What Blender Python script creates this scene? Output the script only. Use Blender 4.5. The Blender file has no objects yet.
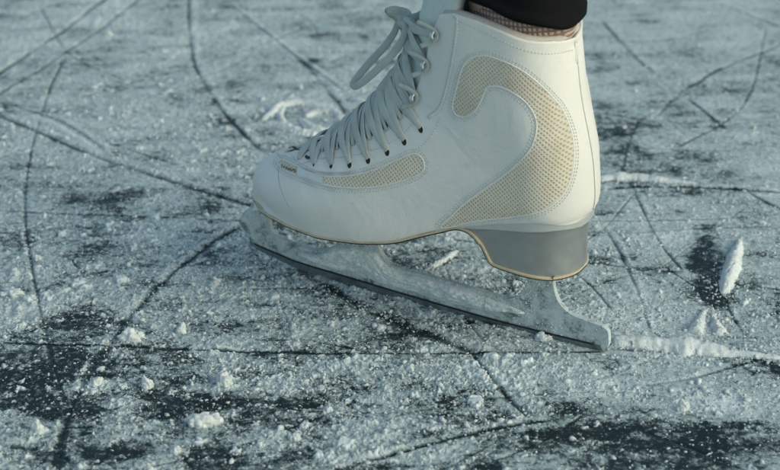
import bpy, bmesh, math, random
import numpy as np
from mathutils import Vector, Matrix
from mathutils.bvhtree import BVHTree

random.seed(7)
rng = np.random.default_rng(11)
PI = math.pi
scene = bpy.context.scene
COL = scene.collection

# ------------------------------------------------------------------ camera
TH, PSI, DIST, FPX = math.radians(26), math.radians(29), 1.30, 1900.0
CAM = np.array([0, -DIST*math.cos(TH), DIST*math.sin(TH)])
FWD = np.array([0, math.cos(TH), -math.sin(TH)])
RIGHT = np.array([1.0, 0, 0])
UP = np.cross(RIGHT, FWD)
def ray(px, py):
    d = FWD*FPX + RIGHT*(px-390) - UP*(py-235)
    return d/np.linalg.norm(d)
def ground(px, py, z=0.0):
    r = ray(px, py)
    return CAM + r*((z-CAM[2])/r[2])
ORG = ground(430, 306)
R2L = np.array([[math.cos(PSI), -math.sin(PSI), 0], [math.sin(PSI), math.cos(PSI), 0], [0, 0, 1]])
CL = R2L @ (CAM-ORG)
def lray(px, py): return R2L @ ray(px, py)
def on_y(px, py, y=0.0):
    d = lray(px, py)
    return CL + d*((y-CL[1])/d[1])
def to_world(p): return R2L.T @ np.asarray(p) + ORG

cd = bpy.data.cameras.new('camera')
co = bpy.data.objects.new('camera', cd); COL.objects.link(co)
co.location = Vector(CAM)
co.rotation_euler = (PI/2-TH, 0, 0)
cd.sensor_width = 36; cd.lens = FPX/780*36
cd.clip_start = 0.05; cd.clip_end = 300
cd.dof.use_dof = True
cd.dof.focus_distance = 1.155
cd.dof.aperture_fstop = 10.0
scene.camera = co

# ------------------------------------------------------------------ noise (numpy)
_tab = rng.random((8, 256, 256))
def vnoise(x, y, sc, seed=0):
    x = np.asarray(x)*sc + 37.3*seed + 1000; y = np.asarray(y)*sc + 91.7*seed + 1000
    xi = np.floor(x).astype(int); yi = np.floor(y).astype(int)
    fx = x-xi; fy = y-yi
    fx = fx*fx*(3-2*fx); fy = fy*fy*(3-2*fy)
    T = _tab[seed % 8]
    a = T[xi & 255, yi & 255]; b = T[(xi+1) & 255, yi & 255]
    c = T[xi & 255, (yi+1) & 255]; d = T[(xi+1) & 255, (yi+1) & 255]
    return (a*(1-fx)+b*fx)*(1-fy) + (c*(1-fx)+d*fx)*fy
def fbm(x, y, sc, octv=4, seed=0, gain=.5):
    s = 0; a = 1; n = 0
    for k in range(octv):
        s = s + a*vnoise(x*math.cos(k)-y*math.sin(k), x*math.sin(k)+y*math.cos(k), sc*2**k, seed+k); n += a; a *= gain
    return s/n

# ------------------------------------------------------------------ materials
def new_mat(name):
    m = bpy.data.materials.new(name); m.use_nodes = True
    nt = m.node_tree; nt.nodes.clear()
    out = nt.nodes.new('ShaderNodeOutputMaterial')
    b = nt.nodes.new('ShaderNodeBsdfPrincipled')
    nt.links.new(b.outputs[0], out.inputs[0])
    return m, nt, b
def N(nt, t, **kw):
    n = nt.nodes.new(t)
    for k, v in kw.items():
        if k.startswith('_'): setattr(n, k[1:], v)
        else: n.inputs[k].default_value = v
    return n
def L(nt, a, b): nt.links.new(a, b)
def ramp(nt, fac, stops):
    r = nt.nodes.new('ShaderNodeValToRGB')
    els = r.color_ramp.elements
    while len(els) < len(stops): els.new(.5)
    for e, (p, c) in zip(els, stops):
        e.position = p; e.color = (*c, 1) if len(c) == 3 else c
    L(nt, fac, r.inputs[0]); return r
def math_n(nt, op, a, b=None, c=None, clamp=False):
    n = nt.nodes.new('ShaderNodeMath'); n.operation = op; n.use_clamp = clamp
    for i, v in enumerate((a, b, c)):
        if v is None: continue
        if isinstance(v, (int, float)): n.inputs[i].default_value = v
        else: L(nt, v, n.inputs[i])
    return n.outputs[0]
def mixc(nt, f, a, b, mode='MIX'):
    n = nt.nodes.new('ShaderNodeMix'); n.data_type = 'RGBA'; n.blend_type = mode
    for sock, v in ((n.inputs[0], f), (n.inputs[6], a), (n.inputs[7], b)):
        if isinstance(v, (int, float)): sock.default_value = v
        elif isinstance(v, tuple): sock.default_value = (*v, 1) if len(v) == 3 else v
        else: L(nt, v, sock)
    return n.outputs[2]
def bump(nt, b, h, strength=.3, dist=.001, prev=None):
    n = nt.nodes.new('ShaderNodeBump'); n.inputs['Strength'].default_value = strength
    n.inputs['Distance'].default_value = dist
    L(nt, h, n.inputs['Height'])
    if prev is not None: L(nt, prev, n.inputs['Normal'])
    if b is not None: L(nt, n.outputs[0], b.inputs['Normal'])
    return n.outputs[0]
def noise(nt, co_, scale, detail=4, rough=.55, dist=0):
    n = N(nt, 'ShaderNodeTexNoise', Scale=scale, Detail=detail, Roughness=rough, Distortion=dist)
    L(nt, co_, n.inputs['Vector']); return n.outputs['Fac']
def objco(nt): return nt.nodes.new('ShaderNodeTexCoord').outputs['Object']
def mul_scale(nt, v, s):
    n = nt.nodes.new('ShaderNodeMapping'); n.inputs['Scale'].default_value = s; L(nt, v, n.inputs[0]); return n.outputs[0]

def simple(name, col, rough=.6, metal=0, nscale=300, namp=.12, bstr=.2, bdist=.0004, spec=.5, coat=0):
    m, nt, b = new_mat(name)
    c = objco(nt); n = noise(nt, c, nscale, 4); n2 = noise(nt, c, nscale/12, 3)
    f = math_n(nt, 'ADD', math_n(nt, 'MULTIPLY', n, .5), math_n(nt, 'MULTIPLY', n2, .5))
    lo = tuple(x*(1-namp) for x in col); hi = tuple(min(1, x*(1+namp)) for x in col)
    r = ramp(nt, f, [(.3, lo), (.7, hi)])
    L(nt, r.outputs[0], b.inputs['Base Color'])
    b.inputs['Roughness'].default_value = rough; b.inputs['Metallic'].default_value = metal
    b.inputs['Specular IOR Level'].default_value = spec; b.inputs['Coat Weight'].default_value = coat
    bump(nt, b, n, bstr, bdist)
    return m

# leather: white, faint creasing, scuffs and a few grey smudges
def leather():
    m, nt, b = new_mat('white_leather')
    c = objco(nt)
    big = noise(nt, c, 14, 3); mid = noise(nt, c, 60, 4, .6); fine = noise(nt, c, 1500, 3)
    base = ramp(nt, big, [(.3, (.73, .725, .70)), (.7, (.80, .79, .765))]).outputs[0]
    smud = ramp(nt, noise(nt, mul_scale(nt, c, (1, 1, 2.2)), 38, 6, .7, .6), [(.60, (0, 0, 0)), (.78, (1, 1, 1))]).outputs[0]
    col = mixc(nt, math_n(nt, 'MULTIPLY', smud, .42), base, (.42, .44, .43))
    # fine scratches
    sc = ramp(nt, noise(nt, mul_scale(nt, c, (1, 1, 9)), 120, 2, .5, 1.2), [(.70, (0, 0, 0)), (.74, (1, 1, 1))]).outputs[0]
    col = mixc(nt, math_n(nt, 'MULTIPLY', sc, .16), col, (.36, .38, .38))
    # powder snow and grime toward the sole
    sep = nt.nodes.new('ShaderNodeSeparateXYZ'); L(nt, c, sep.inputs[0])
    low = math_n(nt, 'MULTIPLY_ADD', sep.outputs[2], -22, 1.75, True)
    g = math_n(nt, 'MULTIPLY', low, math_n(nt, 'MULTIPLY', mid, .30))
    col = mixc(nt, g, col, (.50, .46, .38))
    L(nt, col, b.inputs['Base Color'])
    L(nt, ramp(nt, mid, [(.3, (.42,)*3), (.75, (.62,)*3)]).outputs[0], b.inputs['Roughness'])
    b.inputs['Specular IOR Level'].default_value = .4
    v = N(nt, 'ShaderNodeTexVoronoi', Scale=900.0); L(nt, c, v.inputs['Vector'])
    p = bump(nt, None, fine, .12, .0003)
    p = bump(nt, None, v.outputs['Distance'], .08, .0003, p)
    p = bump(nt, None, noise(nt, c, 38, 4, .62, 1.2), .36, .0020, p)
    bump(nt, b, noise(nt, mul_scale(nt, c, (1, 1, .35)), 130, 3, .5, .5), .12, .001, p)
    return m
M = {}
M['leather'] = leather()
M['tongue'] = simple('tongue_leather', (.62, .67, .65), .7, nscale=400, bstr=.3)

def lace_mat():
    m, nt, b = new_mat('lace_cotton')
    c = objco(nt)
    w = nt.nodes.new('ShaderNodeTexWave'); w.inputs['Scale'].default_value = 900; w.inputs['Distortion'].default_value = 2
    L(nt, c, w.inputs['Vector'])
    w2 = nt.nodes.new('ShaderNodeTexWave'); w2.inputs['Scale'].default_value = 900; w2.bands_direction = 'Z'
    L(nt, c, w2.inputs['Vector'])
    h = math_n(nt, 'MULTIPLY', w.outputs['Fac'], w2.outputs['Fac'])
    n = noise(nt, c, 70, 4)
    col = ramp(nt, n, [(.3, (.45, .50, .48)), (.7, (.60, .64, .61))]).outputs[0]
    col = mixc(nt, math_n(nt, 'MULTIPLY', h, .25), col, (.70, .70, .66))
    L(nt, col, b.inputs['Base Color']); b.inputs['Roughness'].default_value = .85
    b.inputs['Sheen Weight'].default_value = .2
    bump(nt, b, h, .5, .0005)
    return m
M['lace'] = lace_mat()

def mesh_fabric(a, rowh):
    m, nt, b = new_mat('perforated_fabric')
    c = objco(nt)
    sep = nt.nodes.new('ShaderNodeSeparateXYZ'); L(nt, c, sep.inputs[0])
    jn = math_n(nt, 'MULTIPLY', math_n(nt, 'SUBTRACT', noise(nt, c, 90, 2), .5), .5)
    X = math_n(nt, 'ADD', math_n(nt, 'DIVIDE', sep.outputs[0], a), math_n(nt, 'ADD', 50, jn))
    Z = math_n(nt, 'ADD', math_n(nt, 'DIVIDE', sep.outputs[2], rowh*2), math_n(nt, 'ADD', 50, jn))
    def cell(ox, oz):
        fx = math_n(nt, 'SUBTRACT', math_n(nt, 'FRACT', math_n(nt, 'ADD', X, ox)), .5)
        fz = math_n(nt, 'SUBTRACT', math_n(nt, 'FRACT', math_n(nt, 'ADD', Z, oz)), .5)
        fx = math_n(nt, 'MULTIPLY', fx, a/.0028); fz = math_n(nt, 'MULTIPLY', fz, rowh*2/.0028)
        return math_n(nt, 'SQRT', math_n(nt, 'ADD', math_n(nt, 'MULTIPLY', fx, fx), math_n(nt, 'MULTIPLY', fz, fz)))
    d = math_n(nt, 'MINIMUM', cell(0, 0), cell(.5, .5))
    hole = ramp(nt, d, [(.10, (1, 1, 1)), (.27, (0, 0, 0))]).outputs[0]
    big = noise(nt, c, 30, 4)
    base = ramp(nt, big, [(.3, (.66, .61, .51)), (.7, (.79, .73, .62))]).outputs[0]
    base = mixc(nt, math_n(nt, 'MULTIPLY', ramp(nt, noise(nt, c, 55, 5, .7), [(.5, (0,)*3), (.72, (1,)*3)]).outputs[0], .35), base, (.55, .42, .26))
    col = mixc(nt, math_n(nt, 'MULTIPLY', math_n(nt, 'MULTIPLY', hole, .68), math_n(nt, 'ADD', .5, math_n(nt, 'MULTIPLY', noise(nt, c, 260, 3), .45))), base, (.28, .20, .14))
    L(nt, col, b.inputs['Base Color']); b.inputs['Roughness'].default_value = .8
    p = bump(nt, None, noise(nt, c, 2500, 2), .3, .0003)
    bump(nt, b, math_n(nt, 'SUBTRACT', 1, hole), .7, .0006, p)
    return m
M['fabric'] = mesh_fabric(.0028, .00135)
M['stitch'] = simple('grey_thread', (.58, .61, .59), .8)
M['piping'] = simple('rolled_leather_edge', (.72, .73, .69), .6)
M['tan'] = simple('tan_welt', (.56, .47, .33), .6, nscale=220, namp=.25)
M['dark_sole'] = simple('dark_outsole', (.035, .03, .025), .6)
M['black'] = simple('eyelet_black', (.008, .010, .012), .6)
M['lining'] = simple('collar_lining', (.50, .46, .43), .9, nscale=700, bstr=.5)
M['tag'] = simple('pale_label', (.66, .70, .70), .5)
M['print'] = simple('label_print', (.10, .07, .065), .6)

def heel_mat():
    m, nt, b = new_mat('satin_grey_heel')
    c = objco(nt)
    n = noise(nt, mul_scale(nt, c, (1, 1, 1.5)), 90, 5, .65)
    n2 = noise(nt, c, 1200, 2)
    L(nt, ramp(nt, n, [(.3, (.35, .375, .385)), (.7, (.41, .435, .44))]).outputs[0], b.inputs['Base Color'])
    b.inputs['Metallic'].default_value = .6
    L(nt, ramp(nt, n, [(.3, (.28,)*3), (.7, (.42,)*3)]).outputs[0], b.inputs['Roughness'])
    bump(nt, b, n2, .15, .0003)
    return m
M['heel'] = heel_mat()
M['heel_band'] = simple('pale_heel_band', (.58, .61, .61), .35, metal=.4, namp=.06)
M['nickel'] = simple('hook_nickel', (.58, .60, .59), .36, metal=1, namp=.03, bstr=.05)

def blade_mat():
    m, nt, b = new_mat('frosted_steel')
    c = objco(nt)
    f1 = noise(nt, c, 95, 6, .7, .6); f2 = noise(nt, c, 900, 4, .7)
    s = math_n(nt, 'ADD', math_n(nt, 'MULTIPLY', f1, .75), math_n(nt, 'MULTIPLY', f2, .35))
    frost = ramp(nt, s, [(.42, (.05,)*3), (.53, (.75,)*3), (.64, (1,)*3)]).outputs[0]
    col = mixc(nt, frost, (.14, .175, .19), (.58, .66, .68))
    L(nt, col, b.inputs['Base Color'])
    met = math_n(nt, 'SUBTRACT', .7, math_n(nt, 'MULTIPLY', frost, .68), None, True)
    L(nt, met, b.inputs['Metallic'])
    L(nt, ramp(nt, frost, [(0, (.30,)*3), (1, (.85,)*3)]).outputs[0], b.inputs['Roughness'])
    p = bump(nt, None, f2, .6, .0006)
    bump(nt, b, f1, .25, .001, p)
    return m
M['blade'] = blade_mat()
def chrome():
    m, nt, b = new_mat('ground_steel_edge')
    c = objco(nt)
    n = noise(nt, mul_scale(nt, c, (.15, 1, 5)), 700, 3)
    n2 = noise(nt, c, 120, 5, .7)
    L(nt, mixc(nt, ramp(nt, n2, [(.55, (0,)*3), (.75, (.6,)*3)]).outputs[0], (.20, .245, .26), (.46, .53, .55)), b.inputs['Base Color'])
    b.inputs['Metallic'].default_value = .7
    L(nt, ramp(nt, n2, [(.4, (.22,)*3), (.7, (.5,)*3)]).outputs[0], b.inputs['Roughness'])
    bump(nt, b, n, .1, .0002)
    return m
M['edge'] = chrome()

SNOW_LO, SNOW_HI = (.50, .60, .63), (.82, .87, .88)
def snow_mat(name='packed_snow', grain=700):
    m, nt, b = new_mat(name)
    c = objco(nt)
    n = noise(nt, c, grain, 5, .7); n2 = noise(nt, c, grain/6, 3)
    L(nt, ramp(nt, math_n(nt, 'ADD', math_n(nt, 'MULTIPLY', n, .6), math_n(nt, 'MULTIPLY', n2, .4)), [(.36, SNOW_LO), (.62, SNOW_HI)]).outputs[0], b.inputs['Base Color'])
    b.inputs['Roughness'].default_value = .75
    b.inputs['Subsurface Weight'].default_value = .0
    b.inputs['Specular IOR Level'].default_value = .3
    bump(nt, b, n, .8, .0012)
    return m
M['snow'] = snow_mat()
_l, _h = SNOW_LO, SNOW_HI
SNOW_LO, SNOW_HI = (.62, .71, .735), (.83, .87, .88)
M['snow_bright'] = snow_mat('fresh_snow')
SNOW_LO, SNOW_HI = _l, _h

def ice_mat():
    m, nt, b = new_mat('snow_dusted_ice')
    c = objco(nt)
    at = nt.nodes.new('ShaderNodeAttribute'); at.attribute_name = 'snow'
    S = at.outputs['Fac']
    ac = nt.nodes.new('ShaderNodeAttribute'); ac.attribute_name = 'cut'
    CUT = ac.outputs['Fac']
    g0 = noise(nt, c, 75, 5, .62, .3)           # centimetre mottling
    g1 = noise(nt, c, 260, 5, .70, .2)          # crumbs
    g2 = noise(nt, c, 900, 3, .75)              # single grains
    vo = N(nt, 'ShaderNodeTexVoronoi', Scale=520.0); L(nt, c, vo.inputs['Vector'])
    sp = ramp(nt, vo.outputs['Distance'], [(.15, (1,)*3), (.45, (0,)*3)]).outputs[0]
    vo2 = N(nt, 'ShaderNodeTexVoronoi', Scale=1100.0); L(nt, c, vo2.inputs['Vector'])
    sp2 = ramp(nt, vo2.outputs['Distance'], [(.12, (1,)*3), (.42, (0,)*3)]).outputs[0]
    def cen(n, k): return math_n(nt, 'MULTIPLY', math_n(nt, 'SUBTRACT', n, .5), k)
    # thin frosted film over the clear ice
    film = math_n(nt, 'ADD', S, math_n(nt, 'ADD', cen(g0, 1.0), math_n(nt, 'ADD', cen(g1, 1.9), cen(g2, 1.4))))
    film = ramp(nt, film, [(.08, (0,)*3), (.26, (.35,)*3), (.52, (1,)*3)]).outputs[0]
    film = math_n(nt, 'MULTIPLY', film, math_n(nt, 'SUBTRACT', 1, math_n(nt, 'MULTIPLY', CUT, .85), None, True))
    ag = nt.nodes.new('ShaderNodeAttribute'); ag.attribute_name = 'grain'
    # grains lying on it
    gr = math_n(nt, 'ADD', math_n(nt, 'MULTIPLY_ADD', S, .62, -.18), math_n(nt, 'ADD', cen(g1, 1.7), math_n(nt, 'ADD', cen(g2, 1.1), math_n(nt, 'MULTIPLY', math_n(nt, 'ADD', sp, sp2), .13))))
    gr = math_n(nt, 'SUBTRACT', gr, math_n(nt, 'MULTIPLY', CUT, .55))
    gr = ramp(nt, gr, [(.16, (0,)*3), (.42, (.55,)*3), (.75, (1,)*3)]).outputs[0]
    gr = math_n(nt, 'MAXIMUM', gr, math_n(nt, 'MULTIPLY', ag.outputs['Fac'], 1.0), None, True)
    deep = noise(nt, c, 30, 5, .6)
    ice = ramp(nt, deep, [(.3, (.004, .011, .014)), (.7, (.010, .026, .031))]).outputs[0]
    fcol = ramp(nt, math_n(nt, 'ADD', math_n(nt, 'MULTIPLY', deep, .5), math_n(nt, 'MULTIPLY', g1, .5)), [(.3, (.27, .365, .385)), (.7, (.46, .56, .575))]).outputs[0]
    col = mixc(nt, film, ice, fcol)
    sn_c = ramp(nt, g2, [(.35, SNOW_LO), (.66, SNOW_HI)]).outputs[0]
    col = mixc(nt, gr, col, sn_c)
    L(nt, col, b.inputs['Base Color'])
    L(nt, ramp(nt, film, [(.0, (.42,)*3), (.6, (.8,)*3)]).outputs[0], b.inputs['Roughness'])
    b.inputs['Specular IOR Level'].default_value = .22
    hh = math_n(nt, 'ADD', math_n(nt, 'MULTIPLY', gr, .9), math_n(nt, 'MULTIPLY', film, .3))
    bump(nt, b, hh, .50, .0011)
    return m
M['ice'] = ice_mat()

def sock_mat():
    m, nt, b = new_mat('knit_sock')
    c = objco(nt)
    w = nt.nodes.new('ShaderNodeTexWave'); w.inputs['Scale'].default_value = 95; w.bands_direction = 'Z'; w.inputs['Distortion'].default_value = 1.5
    w.inputs['Detail Scale'].default_value = 8
    L(nt, c, w.inputs['Vector'])
    w2 = nt.nodes.new('ShaderNodeTexWave'); w2.inputs['Scale'].default_value = 130; w2.bands_direction = 'X'
    w2.inputs['Distortion'].default_value = 1
    L(nt, c, w2.inputs['Vector'])
    f = math_n(nt, 'MULTIPLY', w.outputs['Fac'], w2.outputs['Fac'])
    L(nt, ramp(nt, f, [(.06, (.20, .13, .11)), (.45, (.52, .40, .35))]).outputs[0], b.inputs['Base Color'])
    b.inputs['Roughness'].default_value = .95
    bump(nt, b, f, .8, .001)
    return m
M['sock'] = sock_mat()
M['skin'] = simple('skin', (.45, .30, .23), .55)
M['black_cloth'] = simple('black_jersey', (.006, .0065, .008), .95, nscale=1800, bstr=.5, spec=.15)

# ------------------------------------------------------------------ mesh helpers
def link(name, verts, faces, mat, parent=None, smooth=True):
    me = bpy.data.meshes.new(name)
    me.from_pydata([tuple(map(float, v)) for v in verts], [], [tuple(map(int, f)) for f in faces])
    me.materials.append(mat)
    if smooth:
        me.shade_smooth()
    me.update()
    o = bpy.data.objects.new(name, me); COL.objects.link(o)
    if parent is not None: o.parent = parent
    return o
def fast_mesh(name, V, F, mat, smooth=True, attrs=()):
    k = F.shape[1]
    me = bpy.data.meshes.new(name)
    me.vertices.add(len(V)); me.vertices.foreach_set('co', V.astype(np.float32).ravel())
    me.loops.add(F.size); me.loops.foreach_set('vertex_index', F.astype(np.int32).ravel())
    me.polygons.add(len(F)); me.polygons.foreach_set('loop_start', np.arange(0, F.size, k, dtype=np.int32))
    if smooth: me.polygons.foreach_set('use_smooth', np.ones(len(F), dtype=bool))
    for attr in attrs:
        a = me.attributes.new(attr[0], 'FLOAT', 'POINT'); a.data.foreach_set('value', attr[1].astype(np.float32))
    me.update(calc_edges=True); me.materials.append(mat)
    o = bpy.data.objects.new(name, me); COL.objects.link(o)
    return o
def weld(o, d=1e-5, recalc=True):
    bm = bmesh.new(); bm.from_mesh(o.data)
    bmesh.ops.remove_doubles(bm, verts=bm.verts, dist=d)
    if recalc: bmesh.ops.recalc_face_normals(bm, faces=bm.faces)
    bm.to_mesh(o.data); bm.free()
def empty(name, loc=(0, 0, 0), rz=0, size=.05):
    o = bpy.data.objects.new(name, None); COL.objects.link(o)
    o.location = Vector(loc); o.rotation_euler = (0, 0, rz); o.empty_display_size = size
    return o
def tag(o, label=None, cat=None, group=None, kind=None):
    if label: o['label'] = label
    if cat: o['category'] = cat
    if group: o['group'] = group
    if kind: o['kind'] = kind
    return o
def crom(P, q):
    """Catmull-Rom through rows of P at parameters q in [0, n-1]."""
    P = np.asarray(P, float); n = len(P)
    q = np.clip(np.asarray(q, float), 0, n-1-1e-9)
    i = np.floor(q).astype(int); f = (q-i)
    Pe = np.vstack([2*P[0]-P[1], P, 2*P[-1]-P[-2]]) if P.ndim == 2 else np.concatenate([[2*P[0]-P[1]], P, [2*P[-1]-P[-2]]])
    a, b, c, d = Pe[i], Pe[i+1], Pe[i+2], Pe[i+3]
    if P.ndim == 2: f = f[..., None]
    return .5*((2*b)+(-a+c)*f+(2*a-5*b+4*c-d)*f**2+(-a+3*b-3*c+d)*f**3)
def smooth_path(P, n):
    P = np.asarray(P, float)
    Q = crom(P, np.linspace(0, len(P)-1, max(n*4, 50)))
    s = np.concatenate([[0], np.cumsum(np.linalg.norm(np.diff(Q, axis=0), axis=1))])
    t = np.linspace(0, s[-1], n)
    return np.stack([np.interp(t, s, Q[:, k]) for k in range(Q.shape[1])], 1)
class MB:
    def __init__(s): s.v = []; s.f = []
    def add(s, V, F):
        o = len(s.v); s.v += [tuple(map(float, p)) for p in V]; s.f += [tuple(int(i)+o for i in f) for f in F]
    def tube(s, P, r, nrm=None, ra=None, seg=8, closed=False, cap=True):
        """Sweep an ellipse (r along the side, ra along nrm) on path P."""
        P = np.asarray(P, float); n = len(P)
        T = np.gradient(P, axis=0) if not closed else (np.roll(P, -1, 0)-np.roll(P, 1, 0))
        T /= np.linalg.norm(T, axis=1)[:, None]+1e-12
        r = np.broadcast_to(np.asarray(r, float), (n,)); ra = r if ra is None else np.broadcast_to(np.asarray(ra, float), (n,))
        if nrm is None:
            up = np.array([0, 0, 1.0]); nn = []
            a = up if abs(T[0] @ up) < .9 else np.array([1.0, 0, 0])
            for k in range(n):
                a = a-T[k]*(a @ T[k]); a = a/(np.linalg.norm(a)+1e-12); nn.append(a)
            nrm = np.array(nn)
        else:
            nrm = np.broadcast_to(np.asarray(nrm, float), (n, 3)).copy()
            nrm -= T*np.sum(nrm*T, 1)[:, None]; nrm /= np.linalg.norm(nrm, axis=1)[:, None]+1e-12
        B = np.cross(T, nrm)
        V = []; F = []
        for k in range(n):
            for j in range(seg):
                a = 2*PI*j/seg
                V.append(P[k]+B[k]*math.cos(a)*r[k]+nrm[k]*math.sin(a)*ra[k])
        m = n if closed else n-1
        for k in range(m):
            for j in range(seg):
                F.append((k*seg+j, k*seg+(j+1) % seg, ((k+1) % n)*seg+(j+1) % seg, ((k+1) % n)*seg+j))
        if cap and not closed:
            F.append(tuple(range(seg))[::-1]); F.append(tuple((n-1)*seg+j for j in range(seg)))
        s.add(V, F)
    def build(s, name, mat, parent=None, smooth=True): return link(name, s.v, s.f, mat, parent, smooth)

# ================================================================== SKATE
skate = empty('ice_skate', to_world((0, 0, 0)), -PSI, .1)
tag(skate, 'white leather figure skate with beige mesh panels, grey heel and snow dusted blade', 'ice skate')

# sole half width against local x (metres)
WX = np.array([-.1255, -.124, -.120, -.112, -.100, -.085, -.060, -.030, .0, .030, .060, .085, .115])
WY = np.array([0, .0075, .0150, .0225, .0290, .0340, .0395, .0405, .0370, .0325, .0315, .0312, .0312])
XBK = .1065; RBK = .033
def rnd(q): q = np.clip(q, 0, 1); return np.sqrt(np.clip(1-(1-q)**2.3, 0, 1))
def w_open(x): return np.interp(x, WX, WY)
def w_s(x): return w_open(x)*rnd((XBK-np.asarray(x))/RBK)
def sole_pt(px, py, k=1.0):
    y = -.02
    for _ in range(60):
        p = on_y(px, py, y); y = .6*y + .4*(-w_s(p[0])*k)
    return p

# stations: (front pixel, its y), back/sole pixel, widest half width
ST = [
    ((253, 189), -.004, (256.5, 207), 0),
    ((255, 173), -.004, (262, 211), .0165),
    ((263, 160), .000, (272, 217), .0250),
    ((277, 151), .004, (290, 226), .0335),
    ((301, 143), .006, (320, 236.5), .0405),
    ((326, 133), .006, (355, 241.5), .0425),
    ((349, 119), .006, (390, 241.5), .0415),
    ((370, 102), .006, (430, 232), .0385),
    ((388, 84), .006, (475, 226), .0360),
    ((401, 66), .006, (535, 224), .0345),
    ((411, 49), .006, (578, 220), .0340),
    ((417, 33), .006, (601, 160), .0335),
    ((421, 18), .006, (589, 90), .0340),
    ((425, 3), .006, (579, 41), .0350),
]
Fp, Rp, Wp, Ep = [], [], [], []
for (f, fy, r, w) in ST:
    p = on_y(*f, fy); Fp.append((p[0], p[2]))
for k, (f, fy, r, w) in enumerate(ST):
    if k == 0: p = on_y(*r, 0.0)
    elif k <= 10: p = sole_pt(*r)
    else: p = on_y(r[0], r[1], .010 if k < 13 else .004)
    Rp.append((p[0], p[2])); Wp.append(w)
Fp = np.array(Fp); Rp = np.array(Rp); Wp = np.array(Wp)
# heel corner: closing the plan at the back
Rp[10] = (.1065, Rp[10][1]); Rp[9][0] = min(Rp[9][0], .083)
WX[0] = Rp[0][0]; WX[1] = WX[0]+.0012
NS = len(ST)-1
COLL = [(425, 3), (440, 9), (458, 11), (478, 21), (500, 32), (524, 42), (548, 46), (566, 45), (579, 41)]
collxz = []
for i, c in enumerate(COLL):
    y = (.006, -.018, -.028, -.034, -.036, -.034, -.028, -.015, .004)[i]
    p = on_y(*c, y); collxz.append((p[0], p[2]))
collxz = np.array(collxz); collxz[0] = Fp[-1]; collxz[-1] = Rp[-1]
cl = np.concatenate([[0], np.cumsum(np.linalg.norm(np.diff(collxz, axis=0), axis=1))]); cl /= cl[-1]
_bu = np.linspace(10, 13, 80); _bk = crom(Rp, _bu); _o = np.argsort(_bk[:, 1]); BKZ = _bk[_o, 1]; BKX = _bk[_o, 0]
def shell(u, t):
    """Right-hand (camera side) half of the boot: u along the foot 0..13, t from the front ridge to sole/back 0..1."""
    u = np.asarray(u, float); t = np.asarray(t, float)
    sh = np.broadcast(u, t).shape; u = np.broadcast_to(u, sh); t = np.broadcast_to(t, sh)
    F = crom(Fp, u); R = crom(Rp, u); W = crom(Wp, u)
    W = np.where(u < 1, Wp[1]*np.sqrt(np.clip(u, 0, 1))*(1-.0*u), W)
    P = F*(1-t[..., None]) + R*t[..., None]
    c = np.stack([np.interp(t, cl, collxz[:, 0]), np.interp(t, cl, collxz[:, 1])], -1)
    base = Fp[-1]*(1-t[..., None]) + Rp[-1]*t[..., None]
    wu = np.clip((u-9.5)/(NS-9.5), 0, 1)**1.4
    P = P + (c-base)*wu[..., None]
    # toe front bulge
    a = np.interp(u, [0, 3, 6, 9, 13], [.75, .70, .62, .50, .50])
    p = np.interp(u, [0, 3, 6, 9, 13], [2.0, 2.0, 1.9, 1.85, 1.9])
    q = np.clip(1-t/a, 0, 1)
    f = (1-q**p)**(1/p)
    e = np.where(u <= 10, w_open(R[..., 0])/np.maximum(W, 1e-6), w_open(.1)/.0340+(1-w_open(.1)/.0340)*np.clip(u-10, 0, 1))
    e = np.where(u < .02, 1.0, e); e = np.minimum(e, 2)
    b = .6
    r_ = np.clip((t-b)/(1-b), 0, 1)
    pw = 2.0
    zb_ = np.clip(P[..., 1], Rp[10][1], Rp[13][1])
    xbk = np.interp(zb_, BKZ, BKX)
    plan = np.where(u > 4, rnd((xbk-P[..., 0])/RBK), 1.0)
    g = e+(1-e)*np.clip(1-r_**pw, 0, 1)**(1/pw)
    y = -W*np.where(t < a, f, 1)*np.where(t > b, g, 1)*plan
    y = np.where((t > .9995) & (u >= 10), 0.0, y)
    # ankle hollow
    hol = np.exp(-((u-9.5)/2.2)**2)*np.exp(-((t-.45)/.25)**2)
    y = y*(1-.05*hol)
    return np.stack([P[..., 0], y, P[..., 1]], -1)
def shell_n(u, t):
    e = 1e-3
    t = np.clip(t, 2e-3, 1-2e-3); u = np.clip(u, 5e-3, NS-5e-3)
    du = shell(u+e, t)-shell(u-e, t); dt = shell(u, t+e)-shell(u, t-e)
    n = np.cross(dt, du); n /= np.linalg.norm(n, axis=-1)[..., None]+1e-12
    n = np.where(n[..., 1:2] > 0, -n, n)
    return n
def shell_off(u, t, side, off):
    """side -1 near / +1 far, offset along normal"""
    u = np.asarray(u, float); t = np.asarray(t, float)
    p = shell(u, t); n = shell_n(u, t)
    k = np.clip(t/.01, 0, 1)[..., None]
    n = n*np.array([1, 0, 1]) + n*np.array([0, 1, 0])*k
    n /= np.linalg.norm(n, axis=-1)[..., None]+1e-12
    p = p+n*np.broadcast_to(np.asarray(off, float), p.shape[:-1])[..., None]
    m = np.array([1, -side, 1]); return p*m, n*m

def project(p):
    d = (R2L.T @ p + ORG) - CAM
    z = d @ FWD
    return 390+FPX*(d @ RIGHT)/z, 235-FPX*(d @ UP)/z

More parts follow.
